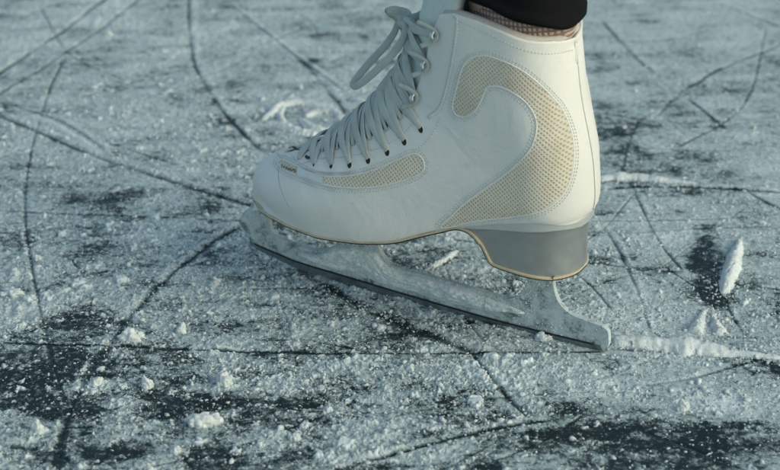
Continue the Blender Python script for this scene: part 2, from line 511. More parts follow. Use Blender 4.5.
# --- find (u,t) of a pixel by ray casting on the full half shell
UU = np.linspace(0, NS, 240); TT = np.linspace(0, 1, 140)**1.6
G = shell(UU[:, None], TT[None, :])
gv = [Vector(p) for p in G.reshape(-1, 3)]
gf = []
nt_ = len(TT)
for i in range(len(UU)-1):
    for j in range(nt_-1):
        gf.append((i*nt_+j, (i+1)*nt_+j, (i+1)*nt_+j+1, i*nt_+j+1))
BV = BVHTree.FromPolygons(gv, gf)
CLv = Vector(CL)
def hit(px, py):
    h = BV.ray_cast(CLv, Vector(lray(px, py)))
    if h[0] is None:
        h = BV.find_nearest(Vector(on_y(px, py, -.03)))
        n = h[1]
        if n.dot(Vector(lray(px, py))) > 0: n = -n
        return np.array(h[0]), np.array(n), h[2]
    n = h[1]
    if n.dot(Vector(lray(px, py))) > 0: n = -n
    return np.array(h[0]), np.array(n), h[2]
def hit_ut(px, py):
    p, n, fi = hit(px, py)
    i, j = divmod(fi, nt_-1)
    best = None
    for a in np.linspace(0, 1, 9):
        for b in np.linspace(0, 1, 9):
            u = UU[i]*(1-a)+UU[i+1]*a; t = TT[j]*(1-b)+TT[j+1]*b
            d = np.linalg.norm(shell(u, t)-p)
            if best is None or d < best[0]: best = (d, u, t)
    return best[1], best[2]

# facing edge (where the quarter stops beside the tongue)
EDGE = [(297, 150), (312, 149), (330, 148), (350, 144), (372, 136), (392, 124), (406, 109), (414, 92), (422, 70), (428, 48), (434, 28), (440, 14)]
eu, et = zip(*[hit_ut(*e) for e in EDGE])
eu = np.array(eu); et = np.array(et)
o_ = np.argsort(eu); eu = eu[o_]; et = et[o_]
def t_edge(u):
    v = np.interp(u, eu, et)
    return np.where(u < eu[0], et[0]*np.clip((u-eu[0]+.75)/.75, 0, 1)**.5*1.0, v)*np.where(u < eu[0]-.75, 0, 1)

def quarter():
    us = np.linspace(0, NS, 330); ss = np.linspace(0, 1, 90)
    te = t_edge(us)[:, None]
    t = te+(1-te)*ss[None, :]**np.where(te > .01, 1.0, 1.7)
    P = shell(us[:, None]+0*t, t)
    n = shell_n(us[:, None]+0*t, t)
    # gentle flex creases over the ball of the foot
    cre = (np.sin((us[:, None]*9+t*6))*.5+.5)*np.exp(-((us[:, None]-5.6)/1.2)**2)*np.exp(-((t-.25)/.2)**2)
    P = P - n*(cre*.0006)[..., None]
    nu, ns = t.shape
    V = P.reshape(-1, 3); V2 = V*np.array([1, -1, 1])
    F = []
    for i in range(nu-1):
        for j in range(ns-1):
            a, b, c, d = i*ns+j, (i+1)*ns+j, (i+1)*ns+j+1, i*ns+j+1
            F.append((a, d, c, b)); F.append((a+nu*ns, b+nu*ns, c+nu*ns, d+nu*ns))
    for i in range(nu-1):
        if us[i+1] <= 10.02:
            a, b = i*ns+ns-1, (i+1)*ns+ns-1
            F.append((a, a+nu*ns, b+nu*ns, b))
    o = link('boot_upper', np.vstack([V, V2]), F, M['leather'], skate)
    weld(o, 3e-5)
    s = o.modifiers.new('thickness', 'SOLIDIFY'); s.thickness = .0022; s.offset = -1
    return o
upper = quarter()

# --- tongue
def tongue():
    us = np.concatenate([np.linspace(3.0, NS, 90), NS+np.linspace(.15, 3.2, 26)])
    ss = np.linspace(-1, 1, 41)
    V = []
    tang = (Fp[-1]-Fp[-3]); tang = tang/np.linalg.norm(tang)
    for u in us:
        uc = min(u, NS)
        tm = float(t_edge(uc))+.10
        for s in ss:
            t = tm*s*s
            p, n = shell_off(uc, t, -1 if s < 0 else 1, -.0028+.0012*math.sin(uc*7)*abs(s))
            if u > NS:
                k = (u-NS)*.011
                p = p+np.array([tang[0]*k-.0006*(u-NS)**2, 0, tang[1]*k])
            V.append(p)
    ns = len(ss); F = [(i*ns+j, (i+1)*ns+j, (i+1)*ns+j+1, i*ns+j+1) for i in range(len(us)-1) for j in range(ns-1)]
    o = link('tongue', V, F, M['tongue'], skate)
    s = o.modifiers.new('pad', 'SOLIDIFY'); s.thickness = .006; s.offset = -1
    return o
tongue()

# --- collar lining (padded roll at the top of the boot)
def lining():
    mb = MB()
    ts = np.linspace(.30, 1, 44)
    P1, _ = shell_off(np.full(44, NS-.02), ts, -1, -.0035)
    P2 = P1[::-1]*np.array([1, -1, 1])
    P = np.vstack([P1, P2[1:]])
    P[:, 2] -= .0016
    for _ in range(10):
        Q = P.copy(); Q[1:-1] = (P[:-2]+2*P[1:-1]+P[2:])/4; P = Q
    P = smooth_path(P, 80)
    P[:, 0] = np.minimum(P[:, 0], Rp[-1][0]-.0052)
    ctr = np.array([P[:, 0].mean(), 0, 0])
    nn = P-ctr; nn[:, 2] = 0; nn /= np.linalg.norm(nn, axis=1)[:, None]
    # sweep a tall oval; it stands 4 mm above the leather edge
    r = .0048*np.ones(len(P)); 
    mb.tube(P, r*.9, nrm=nn, ra=.0026, seg=14)
    o = mb.build('collar_lining', M['lining'], skate)
    # inner sleeve so that the inside of the boot is closed by cloth
    V = []; F = []
    n = len(P)
    for k, dz in enumerate((0, -.02, -.045)):
        for p in P: V.append((p[0]*(1-.0)+(ctr[0]-p[0])*.10*k, p[1]*(1-.08*k), p[2]+dz))
    for k in range(2):
        for i in range(n-1): F.append((k*n+i, k*n+i+1, (k+1)*n+i+1, (k+1)*n+i))
    link('inner_sleeve', V, F, M['lining'], skate)
lining()

# --- back seam
mb = MB()
us = np.linspace(10.15, NS-.12, 60)
P = shell(us, np.full(60, 1.0)); P[:, 0] += .0002; P[:, 1] = 0
mb.tube(P, np.concatenate([np.full(44, .0012), np.linspace(.0012, .0003, 16)]), ra=np.concatenate([np.full(44, .0004), np.linspace(.0004, .00005, 16)]), nrm=np.array([1, 0, 0]), seg=8)
mb.build('back_seam', M['piping'], skate)

# --- sole: welt following the bottom, down the breast of the heel and under it
SOLEPX = [(256.5, 207), (262, 211), (272, 217), (290, 226), (320, 236.5), (355, 241.5), (390, 241.5), (420, 235), (440, 230.5), (455, 227.5)]
def path_local(pts, fn):
    return np.array([fn(*p) for p in pts])
def heel_pt(px, py):
    y = -.02
    for _ in range(60):
        p = on_y(px, py, y); y = .6*y+.4*(-w_s(p[0]))
    return p
s1 = path_local(SOLEPX, sole_pt)
s1[0] = [WX[0], 0, s1[0][2]]
hb_px = [(466, 230), (474, 236), (481, 245), (486, 255), (490, 263), (497, 267), (515, 273), (535, 278.5), (550, 280.5)]
s2 = path_local(hb_px, heel_pt)
zb = s2[-1][2]
s2e = []
for x in (.0925, .098, .1015, .1035): s2e.append([x, 0, zb+.0002])
XB = .1035                      # rear end of the heel base
full = np.vstack([s1, s2, s2e])
prof = smooth_path(full[:, [0, 2]], 200)
def w_sole(x, z):
    # in plan: heel base a little tighter than the upper
    k = np.clip((Rp[9][1]-z)/(.03), 0, 1)
    return np.where(x > .05, w_open(x)*(1-.04*k)*rnd((XB+.0004-x)/RBK), w_s(x))
def ribbon(name, prof, off0, off1, grow, mat, parent):
    T = np.gradient(prof, axis=0); T /= np.linalg.norm(T, axis=1)[:, None]
    Nn = np.stack([T[:, 1], -T[:, 0]], 1)      # points below / outward
    V = []; n = len(prof); F = []
    w = w_sole(prof[:, 0], prof[:, 1]); grow = grow*np.clip((prof[:, 0]+.121)/.012, 0, 1); w = np.maximum(w, .0004)+grow-.0012*np.clip((-.114-prof[:, 0])/.01, 0, 1); w = np.maximum(w, .0003)
    for k in range(n):
        for (o, s) in ((off0, -1), (off1, -1), (off1, 1), (off0, 1)):
            q = prof[k]+Nn[k]*o
            V.append((q[0], s*w[k], q[1]))
    for k in range(n-1):
        for j in range(4):
            F.append((k*4+j, k*4+(j+1) % 4, (k+1)*4+(j+1) % 4, (k+1)*4+j))
    F.append((0, 3, 2, 1)); F.append(tuple((n-1)*4+j for j in range(4)))
    o = link(name, V, F, mat, parent, smooth=False); weld(o)
    b = o.modifiers.new('soft', 'BEVEL'); b.width = .0003; b.segments = 2; b.limit_method = 'ANGLE'
    return o
welt = ribbon('welt', prof, -.0004, .0010, .0006, M['tan'], skate)
ribbon('outsole', prof, .0011, .0019, .0001, M['dark_sole'], skate)

# --- heel block
def heel():
    nS = 90; nV = 26
    top_px = [(452, 226.5), (475, 226), (500, 225.2), (535, 224), (560, 222)]
    tp = path_local(top_px, sole_pt)[:, [0, 2]]
    tp = np.vstack([tp, Rp[10]-np.array([.0008, .0])])
    top = smooth_path(tp, nS)
    fr = smooth_path(np.vstack([s1[-1:], s2[:5]])[:, [0, 2]], nV)
    bo = smooth_path(np.vstack([s2[4:], s2e])[:, [0, 2]], nS)
    ba = np.linspace(top[-1], bo[-1], nV)
    ba[:, 0] -= .0016*np.sin(np.linspace(0, PI, nV))
    top[0] = fr[0]
    S = np.linspace(0, 1, nS); Vv = np.linspace(0, 1, nV)
    # cluster columns toward the back for a round plan
    S2 = 1-(1-S)**1.0
    V = []
    for j, v in enumerate(Vv):
        for i, s in enumerate(S2):
            p = (1-v)*top[i]+v*bo[i]+(1-s)*fr[j]+s*ba[j]-((1-s)*(1-v)*top[0]+(1-s)*v*bo[0]+s*(1-v)*top[-1]+s*v*bo[-1])
            xe = p[0]; xb = ba[j][0]
            rr = float(rnd(max(xb-xe, 0)/RBK))
            w = float(w_open(xe))*(1-.045*v)*rr - .0006
            V.append((p[0], -max(w, 0), p[1]))
    V = np.array(V); V2 = V*np.array([1, -1, 1]); n0 = len(V); F = []
    for j in range(nV-1):
        for i in range(nS-1):
            a, b, c, d = j*nS+i, j*nS+i+1, (j+1)*nS+i+1, (j+1)*nS+i
            F.append((a, d, c, b)); F.append((a+n0, b+n0, c+n0, d+n0))
    for i in range(nS-1):
        a, b = (nV-1)*nS+i, (nV-1)*nS+i+1; F.append((a, a+n0, b+n0, b))
        a, b = i, i+1; F.append((a, b, b+n0, a+n0))
    for j in range(nV-1):
        a, b = j*nS, (j+1)*nS; F.append((a, a+n0, b+n0, b))
    o = link('heel', np.vstack([V, V2]), F, M['heel'], skate); weld(o, 2e-5)
    es = o.modifiers.new('es', 'EDGE_SPLIT'); es.split_angle = math.radians(50)
    # pale band along the top of the heel (tapers toward the waist)
    Vb = []; nb = 8
    for j in range(nb):
        for i, s in enumerate(S2):
            if True:
                v = j/(nb-1)
                hgt = .0006+.0050*min(1, s*1.3)**1.1
                k = min(1, hgt/ max(1e-5, np.linalg.norm(top[i]-bo[i])))*v
                p = top[i]*(1-k)+bo[i]*k+np.array([0, .0016*(1-v)])
                if s < .25:
                    p = top[i]+np.array([0, -hgt*v+.0020*(1-v)])
                rr = float(rnd(max(top[-1][0]-p[0], 0)/RBK))
                w = float(w_open(p[0]))*rr+.0004
                Vb.append((p[0]+(.0004 if s > .98 else 0), -w if s < .999 else 0, p[1]))
    Vb = np.array(Vb); n1 = len(Vb); F = []
    for j in range(nb-1):
        for i in range(nS-1):
            a, b, c, d = j*nS+i, j*nS+i+1, (j+1)*nS+i+1, (j+1)*nS+i
            F.append((a, d, c, b)); F.append((a+n1, b+n1, c+n1, d+n1))
    band = link('heel_band', np.vstack([Vb, Vb*np.array([1, -1, 1])]), F, M['heel_band'], o); weld(band, 2e-5)
    return o
heel_o = heel()

# --- traced panels on the side of the boot
def c2p(pts, ox, oy, s): return [(ox+x/s, oy+y/s) for x, y in pts]
PA = c2p([(2, 462), (30, 436), (60, 407), (110, 370), (160, 335), (200, 300), (225, 270), (238, 235), (240, 205), (232, 180), (215, 155), (190, 135), (160, 118), (135, 112), (115, 118), (105, 138), (95, 160), (80, 180), (60, 189), (42, 184), (33, 165), (40, 130), (50, 90), (62, 60), (80, 45), (110, 40), (140, 48), (175, 62), (210, 82), (245, 110), (275, 140), (300, 170), (318, 210), (328, 250), (330, 290), (325, 330), (310, 370), (285, 400), (250, 422), (200, 434), (130, 442), (70, 450), (25, 461)], 440, 40, 2.475)
PB = c2p([(150, 203), (168, 197), (215, 218), (260, 242), (310, 258), (370, 262), (430, 258), (490, 245), (550, 225), (600, 203), (640, 185), (670, 173), (695, 177), (712, 197), (717, 220), (708, 240), (690, 253), (650, 268), (600, 283), (550, 294), (490, 301), (430, 302), (370, 297), (310, 285), (260, 268), (215, 250), (180, 234), (157, 217)], 240, 110, 3.9)
def closed_smooth(pts, n):
    P = np.array(pts+pts[:3])
    Q = crom(P, np.linspace(0, len(pts), n*4, endpoint=False)+1)
    s = np.concatenate([[0], np.cumsum(np.linalg.norm(np.diff(np.vstack([Q, Q[:1]]), axis=0), axis=1))])
    Qe = np.vstack([Q, Q[:1]])
    t = np.linspace(0, s[-1], n, endpoint=False)
    return np.stack([np.interp(t, s, Qe[:, k]) for k in range(2)], 1)
def offset_poly(P, d):
    T = np.roll(P, -1, 0)-np.roll(P, 1, 0); T /= np.linalg.norm(T, axis=1)[:, None]
    Nn = np.stack([T[:, 1], -T[:, 0]], 1)
    area = .5*np.sum(P[:, 0]*np.roll(P[:, 1], -1)-np.roll(P[:, 0], -1)*P[:, 1])
    if area < 0: Nn = -Nn
    return P+Nn*d
def inside(pt, poly):
    x, y = pt; c = False; j = len(poly)-1
    for i in range(len(poly)):
        if ((poly[i][1] > y) != (poly[j][1] > y)) and (x < (poly[j][0]-poly[i][0])*(y-poly[i][1])/(poly[j][1]-poly[i][1]+1e-12)+poly[i][0]): c = not c
        j = i
    return c
def patch(poly, off, step=1.4):
    """triangulated sheet lying on the boot inside a traced outline"""
    from mathutils.geometry import delaunay_2d_cdt
    P = [Vector(p) for p in poly]
    x0, y0 = poly.min(0); x1, y1 = poly.max(0)
    inner = offset_poly(poly, -.6)
    pts = list(P)
    yy = y0
    while yy < y1:
        xx = x0
        while xx < x1:
            if inside((xx, yy), inner): pts.append(Vector((xx, yy)))
            xx += step
        yy += step
    n = len(P)
    vo, eo, fo, *_ = delaunay_2d_cdt(pts, [(i, (i+1) % n) for i in range(n)], [list(range(n))], 1, 1e-5)
    V = []
    for v in vo:
        p, nn, _ = hit(v.x, v.y); V.append(p+nn*off)
    return np.array(V), fo
def line_on(pts_px, off, n=None):
    out = []; nr = []
    for p in pts_px:
        q, nn, _ = hit(*p); out.append(q+nn*off); nr.append(nn)
    return np.array(out), np.array(nr)
MIR = np.array([1, -1, 1])
stitch_lines = []
stitch_parts = {}
for nm, poly, np_ in (('large', PA, 260), ('small', PB, 180)):
    pl = closed_smooth(poly, np_)
    V, F = patch(pl, .00035)
    for side in (1, -1):
        Vs = V if side == 1 else V*MIR
        Fs = F if side == 1 else [f[::-1] for f in F]
        pan = link('mesh_panel', Vs, Fs, M['fabric'], skate)
        pan['label'] = ('curved beige mesh panel around the heel' if nm == 'large' else 'narrow beige mesh panel over the toes')
        mb = MB()
        Q, Nr = line_on(offset_poly(pl, .55), .00015)
        mb.tube(Q*(1 if side == 1 else MIR), .00055, nrm=Nr*(1 if side == 1 else MIR), ra=.00042, seg=8, closed=True)
        mb.build('panel_edge', M['leather'], pan)
    stitch_lines.append((closed_smooth(list(map(tuple, offset_poly(pl, 2.6))), 600), True))
    stitch_lines.append((closed_smooth(list(map(tuple, offset_poly(pl, 4.8))), 600), True))
# small pale label across the toe panel, with its worn print
tagpoly = np.array(c2p([(229, 224), (250, 233), (280, 247), (322, 261), (322, 286), (270, 270), (229, 255)], 240, 110, 3.9))
V, F = patch(closed_smooth(list(map(tuple, tagpoly)), 80), .0009, 1.0)
tg = link('label_tab', V, F, M['tag'], skate)
def strokes(name, segs, ox, oy, s, mat, parent, r=.00028, off=.0012):
    mb = MB()
    for sg in segs:
        pts = c2p(sg, ox, oy, s); Q, Nr = line_on(smooth_path(np.array(pts), 6), off)
        mb.tube(Q, r, nrm=Nr, ra=.0001, seg=6)
    return mb.build(name, mat, parent)
# worn row of small capitals (illegible in the photograph: short worn strokes), crop origin 270,160 scale 13
marks = []
xs = [(168, 92), (196, 106), (224, 116), (252, 124), (280, 132), (308, 140), (334, 148)]
for k, (x, y) in enumerate(xs):
    marks.append([(x, y-12), (x-3, y+12)])
    if k % 2 == 0: marks.append([(x-3, y-12), (x+12, y-9)]); marks.append([(x-4, y+12), (x+11, y+15)])
    elif k % 4 == 1: marks.append([(x, y-10), (x+11, y-3), (x+2, y+3)])
    else: marks.append([(x+2, y), (x+12, y+14)])
strokes('label_print', marks, 270, 160, 13, M['print'], tg)

# --- other seams of the upper
FOLD = [(456, 14), (455, 30), (452, 52), (448, 74), (443, 95), (437, 108), (427, 116)]
f2 = [(459, 16), (458, 32), (455, 54), (451, 76), (446, 97), (440, 111), (430, 119)]
ROW1 = [(292, 156), (306, 169), (330, 173), (356, 172), (382, 167), (405, 158), (425, 143), (436, 128), (440, 116)]
ROW2 = [(276, 152), (284, 160), (296, 165), (318, 159), (345, 157), (366, 152), (385, 146), (402, 135), (415, 121)]
CS = [(459, 21), (480, 30), (500, 40), (524, 50), (548, 54), (574, 50)]
for ln in (FOLD, f2, ROW1, CS):
    stitch_lines.append((smooth_path(np.array(ln, float), 200), False))
stitch_lines.append((smooth_path(np.array(ROW2, float), 160), False))
mb = MB()
for ln, closed in stitch_lines:
    L3, Nr = line_on(ln, .0002)
    seg = np.linalg.norm(np.diff(L3, axis=0), axis=1); s = np.concatenate([[0], np.cumsum(seg)])
    tot = s[-1]; pitch = .0021; k = 0
    while k*pitch+.0013 < tot:
        a = k*pitch; b = a+.0013
        def at(q): return np.array([np.interp(q, s, L3[:, m]) for m in range(3)]), np.array([np.interp(q, s, Nr[:, m]) for m in range(3)])
        p0, n0 = at(a); p1, n1 = at((a+b)/2); p2, n2 = at(b)
        if np.linalg.norm(p2-p0) < .003:
            mb.tube([p0-n0*.0003, p1+n1*.00012, p2-n2*.0003], .00024, ra=.00024, nrm=n1, seg=5)
        k += 1
mb.build('stitching', M['stitch'], skate)
# pale folded piping behind the hooks
mb = MB()
Q, Nr = line_on(smooth_path(np.array([(457.5, 15), (456.5, 31), (453.5, 53), (449.5, 75), (444.5, 96), (438.5, 110), (428.5, 117.5)], float), 60), .0)
mb.tube(Q, .0011, nrm=Nr, ra=.0006, seg=8)
mb.build('facing_piping', M['piping'], skate)

# --- eyelets
EY = [(299, 159.5), (314.5, 163.5), (331.5, 164.5), (350, 163), (368.5, 158.5), (387.5, 150.5), (404.5, 140), (421, 127.5)]
EYP = []
for (x, y) in EY:
    u, t = hit_ut(x, y); EYP.append((u, t))
    for side in (-1, 1):
        p, n = shell_off(u, t, side, 0)
        e1 = np.cross(n, [0, 1, 0]); e1 /= np.linalg.norm(e1); e2 = np.cross(n, e1)
        big = .0021 if x > 340 else (.0016 if x > 320 else .0012)
        p = p-np.array([.0000, 0, .0010])
        mb = MB()
        ang = np.linspace(0, 2*PI, 20, endpoint=False)
        ringp = p+n*.0001+np.outer(np.cos(ang), e1)*big*.8+np.outer(np.sin(ang), e2)*big*1.1
        mb.tube(ringp, .0004, seg=6, closed=True)
        e = mb.build('eyelet', M['stitch'], skate)
        V = [p+n*.0006]+list(p+n*.0005+np.outer(np.cos(ang), e1)*big*.8+np.outer(np.sin(ang), e2)*big*1.1)
        link('eyelet_hole_shade', V, [(0, k+1, (k+1) % 20+1) for k in range(20)], M['black'], e)  # flat black disc painting the dark inside the eyelet, not cut through
# --- hooks
HK = [(416.5, 97), (427.5, 64), (436.5, 34)]
HKP = []
for (x, y) in HK:
    u, t = hit_ut(x, y); HKP.append((u, t))
    for side in (-1, 1):
        p, n = shell_off(u, t, side, 0)
        tz = np.array([0, 0, 1.0]); tz -= n*(tz @ n); tz /= np.linalg.norm(tz)
        tx = np.cross(tz, n); tx /= np.linalg.norm(tx)
        if tx[0] > 0: tx = -tx                 # toward the tongue
        mb = MB()
        ang = np.linspace(0, 2*PI, 18, endpoint=False)
        # base rivet
        mb.tube([p, p+n*.0010], .0022, seg=16)
        # bent tongue of the hook, drop shaped
        pts = [p-tx*.001-tz*.002+n*.0012, p+tx*.001-tz*.001+n*.0034, p+tx*.0005+tz*.0015+n*.0046, p-tx*.0012+tz*.0045+n*.0042, p-tx*.002+tz*.0062+n*.0036]
        pts = [p+n*.0012+tz*.0028, p+n*.0030+tz*.0016, p+n*.0040+tx*.0003, p+n*.0040-tz*.0022, p+n*.0032-tz*.0040]
        mb.tube(smooth_path(np.array(pts), 14), np.interp(np.linspace(0, 1, 14), [0, .4, .72, 1], [.0008, .0012, .0019, .0007]), nrm=n, ra=.0008, seg=12)
        mb.build('hook', M['nickel'], skate)

# --- laces: flat braid crossing the tongue
def ut_path(pts, off, n=26):
    """pts: (u, s) with s = signed sqrt(t); returns points on the boot and normals"""
    Q = smooth_path(np.array(pts, float), n)
    P = []; Nn = []
    for k, (u, s) in enumerate(Q):
        o = off(k/(n-1)) if callable(off) else off
        p, nn = shell_off(min(u, NS-.02), min(1, s*s), -1 if s < 0 else 1, o)
        P.append(p); Nn.append(nn)
    return np.array(P), np.array(Nn)
def lace_strand(a, b, lift, wid=.0030, wob=0.0, thick=.00060, bow=0.15):
    (ua, ta, sa), (ub, tb, sb) = a, b
    A = (ua, sa*math.sqrt(ta)); B = (ub, sb*math.sqrt(tb))
    mid = ((ua+ub)/2+bow, 0)
    q1 = (ua*.75+ub*.25+bow*.6, A[1]*.55); q2 = (ua*.25+ub*.75+bow*.6, B[1]*.55)
    def off(k): return .0003+.0011*min(1, k/.14, (1-k)/.14)**.6*1.0+lift*math.sin(PI*k)
    P, Nn = ut_path([A, q1, mid, q2, B], off)
    k = np.linspace(0, 1, len(P))
    w = wid*(.55+.45*np.minimum(1, np.minimum(k, 1-k)/.16))
    # slight roll of the ribbon
    T = np.gradient(P, axis=0); T /= np.linalg.norm(T, axis=1)[:, None]
    ang = wob*np.sin(k*PI*2+wob*9)
    B_ = np.cross(T, Nn)
    N2 = Nn*np.cos(ang)[:, None]+B_*np.sin(ang)[:, None]
    return P, w, N2, thick
mb = MB()
holes = [(u, t) for u, t in EYP]+[(u, t) for u, t in HKP]
rl = random.Random(3)
for i in range(len(holes)-1):
    (u0, t0), (u1, t1) = holes[i], holes[i+1]
    for sd in (-1, 1):
        P, w, N2, th = lace_strand((u0, t0, sd), (u1, t1, -sd), .0000+(.0008 if sd > 0 else 0), wid=.0028+.0003*(i/10), wob=rl.uniform(-.5, .5), bow=.25*(u1-u0))
        mb.tube(P, w, nrm=N2, ra=th, seg=10)
    if 1 <= i < 8:      # the doubled strands lying between the crossings
        um = (u0+u1)/2
        for dd in (.2, .5, .8):
            P, w, N2, th = lace_strand((u0*(1-dd)+u1*dd, min(t0, float(t_edge(um))+.02), -1), (u0*(1-dd)+u1*dd+.1, min(t0, float(t_edge(um))+.02), 1), -.0006, wid=.0024, wob=rl.uniform(-.5, .5), bow=.35*(u1-u0))
            mb.tube(P, w, nrm=N2, ra=th, seg=10)
for (a0, a1) in (((289, 149), (301, 143.5)), ((307, 146.5), (325, 138.5))):  # black strips laid on the boot, painting the shade inside two lacing openings
    q = smooth_path(np.array([a0, ((a0[0]+a1[0])/2, (a0[1]+a1[1])/2+.3), a1], float), 12)
    Q, Nr = line_on(q, .0006); m2 = MB()
    m2.tube(Q, np.array([.0003]+[.0010]*10+[.0003]), nrm=Nr, ra=.0002, seg=8); m2.build('facing_gap_shade', M['black'], skate)
# first bar across the toe end
P, w, N2, th = lace_strand((holes[0][0], holes[0][1], -1), (holes[0][0], holes[0][1], 1), 0, wid=.0024)
mb.tube(P, w, nrm=N2, ra=th, seg=10)
# turns round the hooks
for (u, t) in HKP:
    p, n = shell_off(u, t, -1, .002)
    tz = np.array([0, 0, 1.0]); tx = np.array([-1.0, 0, 0])
    loop = [p+tx*.011+tz*.006, p+tx*.004+tz*.0045, p-tx*.0015+tz*.002, p-tx*.002-tz*.001, p+tx*.001-tz*.004, p+tx*.008-tz*.008]
    loop = [q+np.array([0, -.0002*k, 0]) for k, q in enumerate(loop)]
    mb.tube(smooth_path(np.array(loop), 20), .0015, nrm=n, ra=.0007, seg=8)
lace_o = mb.build('lace', M['lace'], skate)
# knot and hanging loop in front of the tongue
kn = on_y(398, 17, -.004)
mb = MB()
ang = np.linspace(0, 2*PI, 40)
for k, (rx, rz, ph, ty) in enumerate([(.0058, .0036, .2, .5), (.0050, .0042, 1.4, -.6), (.0042, .0046, 2.3, .1)]):
    P = np.stack([kn[0]+rx*np.cos(ang+ph), kn[1]+.0030*np.sin(2*ang+ph)+ty*.002, kn[2]+rz*np.sin(ang)], 1)
    mb.tube(P[:-1], .0023, ra=.0017, seg=10, closed=True)
mb.build('knot', M['lace'], lace_o)
mb = MB()
def rib(pxs, ys, w, th=.0007, nrm=(0.25, -1, 0.2), n=40):
    P = np.array([on_y(x, y, yy) for (x, y), yy in zip(pxs, ys)])
    P = smooth_path(P, n); ww = np.interp(np.linspace(0, 1, n), [0, .15, .85, 1], [w*.7, w, w, w*.8])
    mb.tube(P, ww, nrm=np.array(nrm), ra=th, seg=10)
rib([(403, 20), (405, 30), (400, 44), (390, 57), (377, 70), (364, 81), (356, 86), (353, 84), (360, 74), (372, 60), (385, 46), (394, 33), (398, 22)],
    [-.006, -.010, -.013, -.014, -.014, -.013, -.011, -.007, -.004, -.003, -.003, -.003, -.004], .0023, n=70, nrm=(.35, -1, .35))
rib([(400, 22), (407, 38), (406, 54), (398, 68), (388, 80), (379, 90)], [-.006, -.008, -.009, -.010, -.012, -.013], .0026)
rib([(404, 18), (413, 24), (424, 32), (434, 36)], [-.006, -.012, -.018, -.024], .0022)
rib([(403, 22), (412, 34), (420, 50), (424, 62)], [-.004, -.012, -.020, -.024], .0022)
mb.build('bow_loop', M['lace'], lace_o)

# ------------------------------------------------------------------ blade
blade = None
def poly_obj(name, outer_px, y0, y1, mat, parent, bev=.0006, holes_px=()):
    from mathutils.geometry import tessellate_polygon
    def loc(pts): return [on_y(px, py, y0)[[0, 2]] for px, py in pts]
    loops = [[tuple(p) for p in q] for q in [outer_px]+list(holes_px)]
    flat = [Vector((p[0], p[1], 0)) for q in loops for p in q]
    tris = tessellate_polygon([[Vector((p[0], p[1], 0)) for p in q] for q in loops])
    n = len(flat)
    V = [(p.x, y0, p.y) for p in flat]+[(p.x, y1, p.y) for p in flat]
    F = [tuple(t) for t in tris]+[tuple(i+n for i in t)[::-1] for t in tris]
    st = 0
    for q in loops:
        m = len(q)
        for i in range(m):
            a, b = st+i, st+(i+1) % m; F.append((a, b, b+n, a+n))
        st += m
    o = link(name, V, F, mat, parent, smooth=False); weld(o, 1e-6)
    if bev:
        b = o.modifiers.new('bev', 'BEVEL'); b.width = bev; b.segments = 2; b.limit_method = 'ANGLE'; b.angle_limit = math.radians(50)
    return o
def XZ(pts, n=None, y=-.002):
    q = np.array([on_y(px, py, y)[[0, 2]] for px, py in pts])
    return smooth_path(q, n) if n else q
bot = XZ([(251, 245), (262, 251.5), (280, 260), (300, 269), (350, 284.5), (400, 299.5), (450, 313.5), (500, 327), (550, 339), (600, 350)], 70)
dark_top = XZ([(600, 345.5), (550, 333.5), (500, 321), (450, 307), (400, 292.5), (350, 277.5), (300, 262.5), (280, 254.5), (262, 247), (250, 241)], 70)
zs_toe = prof[:, 1]
def sole_z(x):
    pr = prof[:150]; return float(np.interp(x, pr[:, 0], pr[:, 1]))-.0028
toe_front = XZ([(250, 241), (246, 236), (241, 229), (239.5, 221), (243, 213), (249, 208)], 16)
# hidden tops of the stanchions run up to the sole plates
x_t0 = toe_front[-1][0]
open1 = XZ([(272, 213), (269.5, 220), (270.5, 230), (277, 237), (290, 243), (306, 249), (320, 250.5), (333, 247), (343, 240), (350, 232)], 40)
st2 = XZ([(377, 236), (378, 247), (382, 256), (390, 264.5), (404, 270.5), (420, 274.5), (450, 282.5), (480, 291.5), (503, 298), (514, 298), (522, 291), (527, 281), (530, 272)], 60)
tail = XZ([(553, 274), (553, 284), (555.5, 296), (561, 306), (571, 314.5), (588, 321.5), (602, 327), (607, 331), (608.5, 338), (608, 346), (604, 350.5), (600, 350)], 40)
zsole_mid = sole_z(-.05)
def up(p, z): return np.array([[p[0], z]])
plate_z = {}
outer = np.vstack([
    toe_front[:-1], up((x_t0, 0), toe_front[-1][1]),
    [[x_t0+.006, sole_z(x_t0+.010)+.0005]], 
    [[open1[0][0]-.0005, sole_z(open1[0][0])+.0010]],
    open1,
    [[open1[-1][0]+.001, sole_z(open1[-1][0])+.001]],
    [[st2[0][0], sole_z(st2[0][0])+.001]],
    st2,
])
heel_bot_z = float(bo_z) if 'bo_z' in globals() else float(s2[-2][2])
outer = np.vstack([outer, [[st2[-1][0], heel_bot_z-.002]], [[tail[0][0], heel_bot_z-.002]], tail, dark_top[1:-1]])
# drop near duplicates
keep = [0]
for k in range(1, len(outer)):
    if np.linalg.norm(outer[k]-outer[keep[-1]]) > 3e-4: keep.append(k)
outer = outer[keep]
blade = poly_obj('blade', outer, -.0018, .0018, M['blade'], skate, .0004)
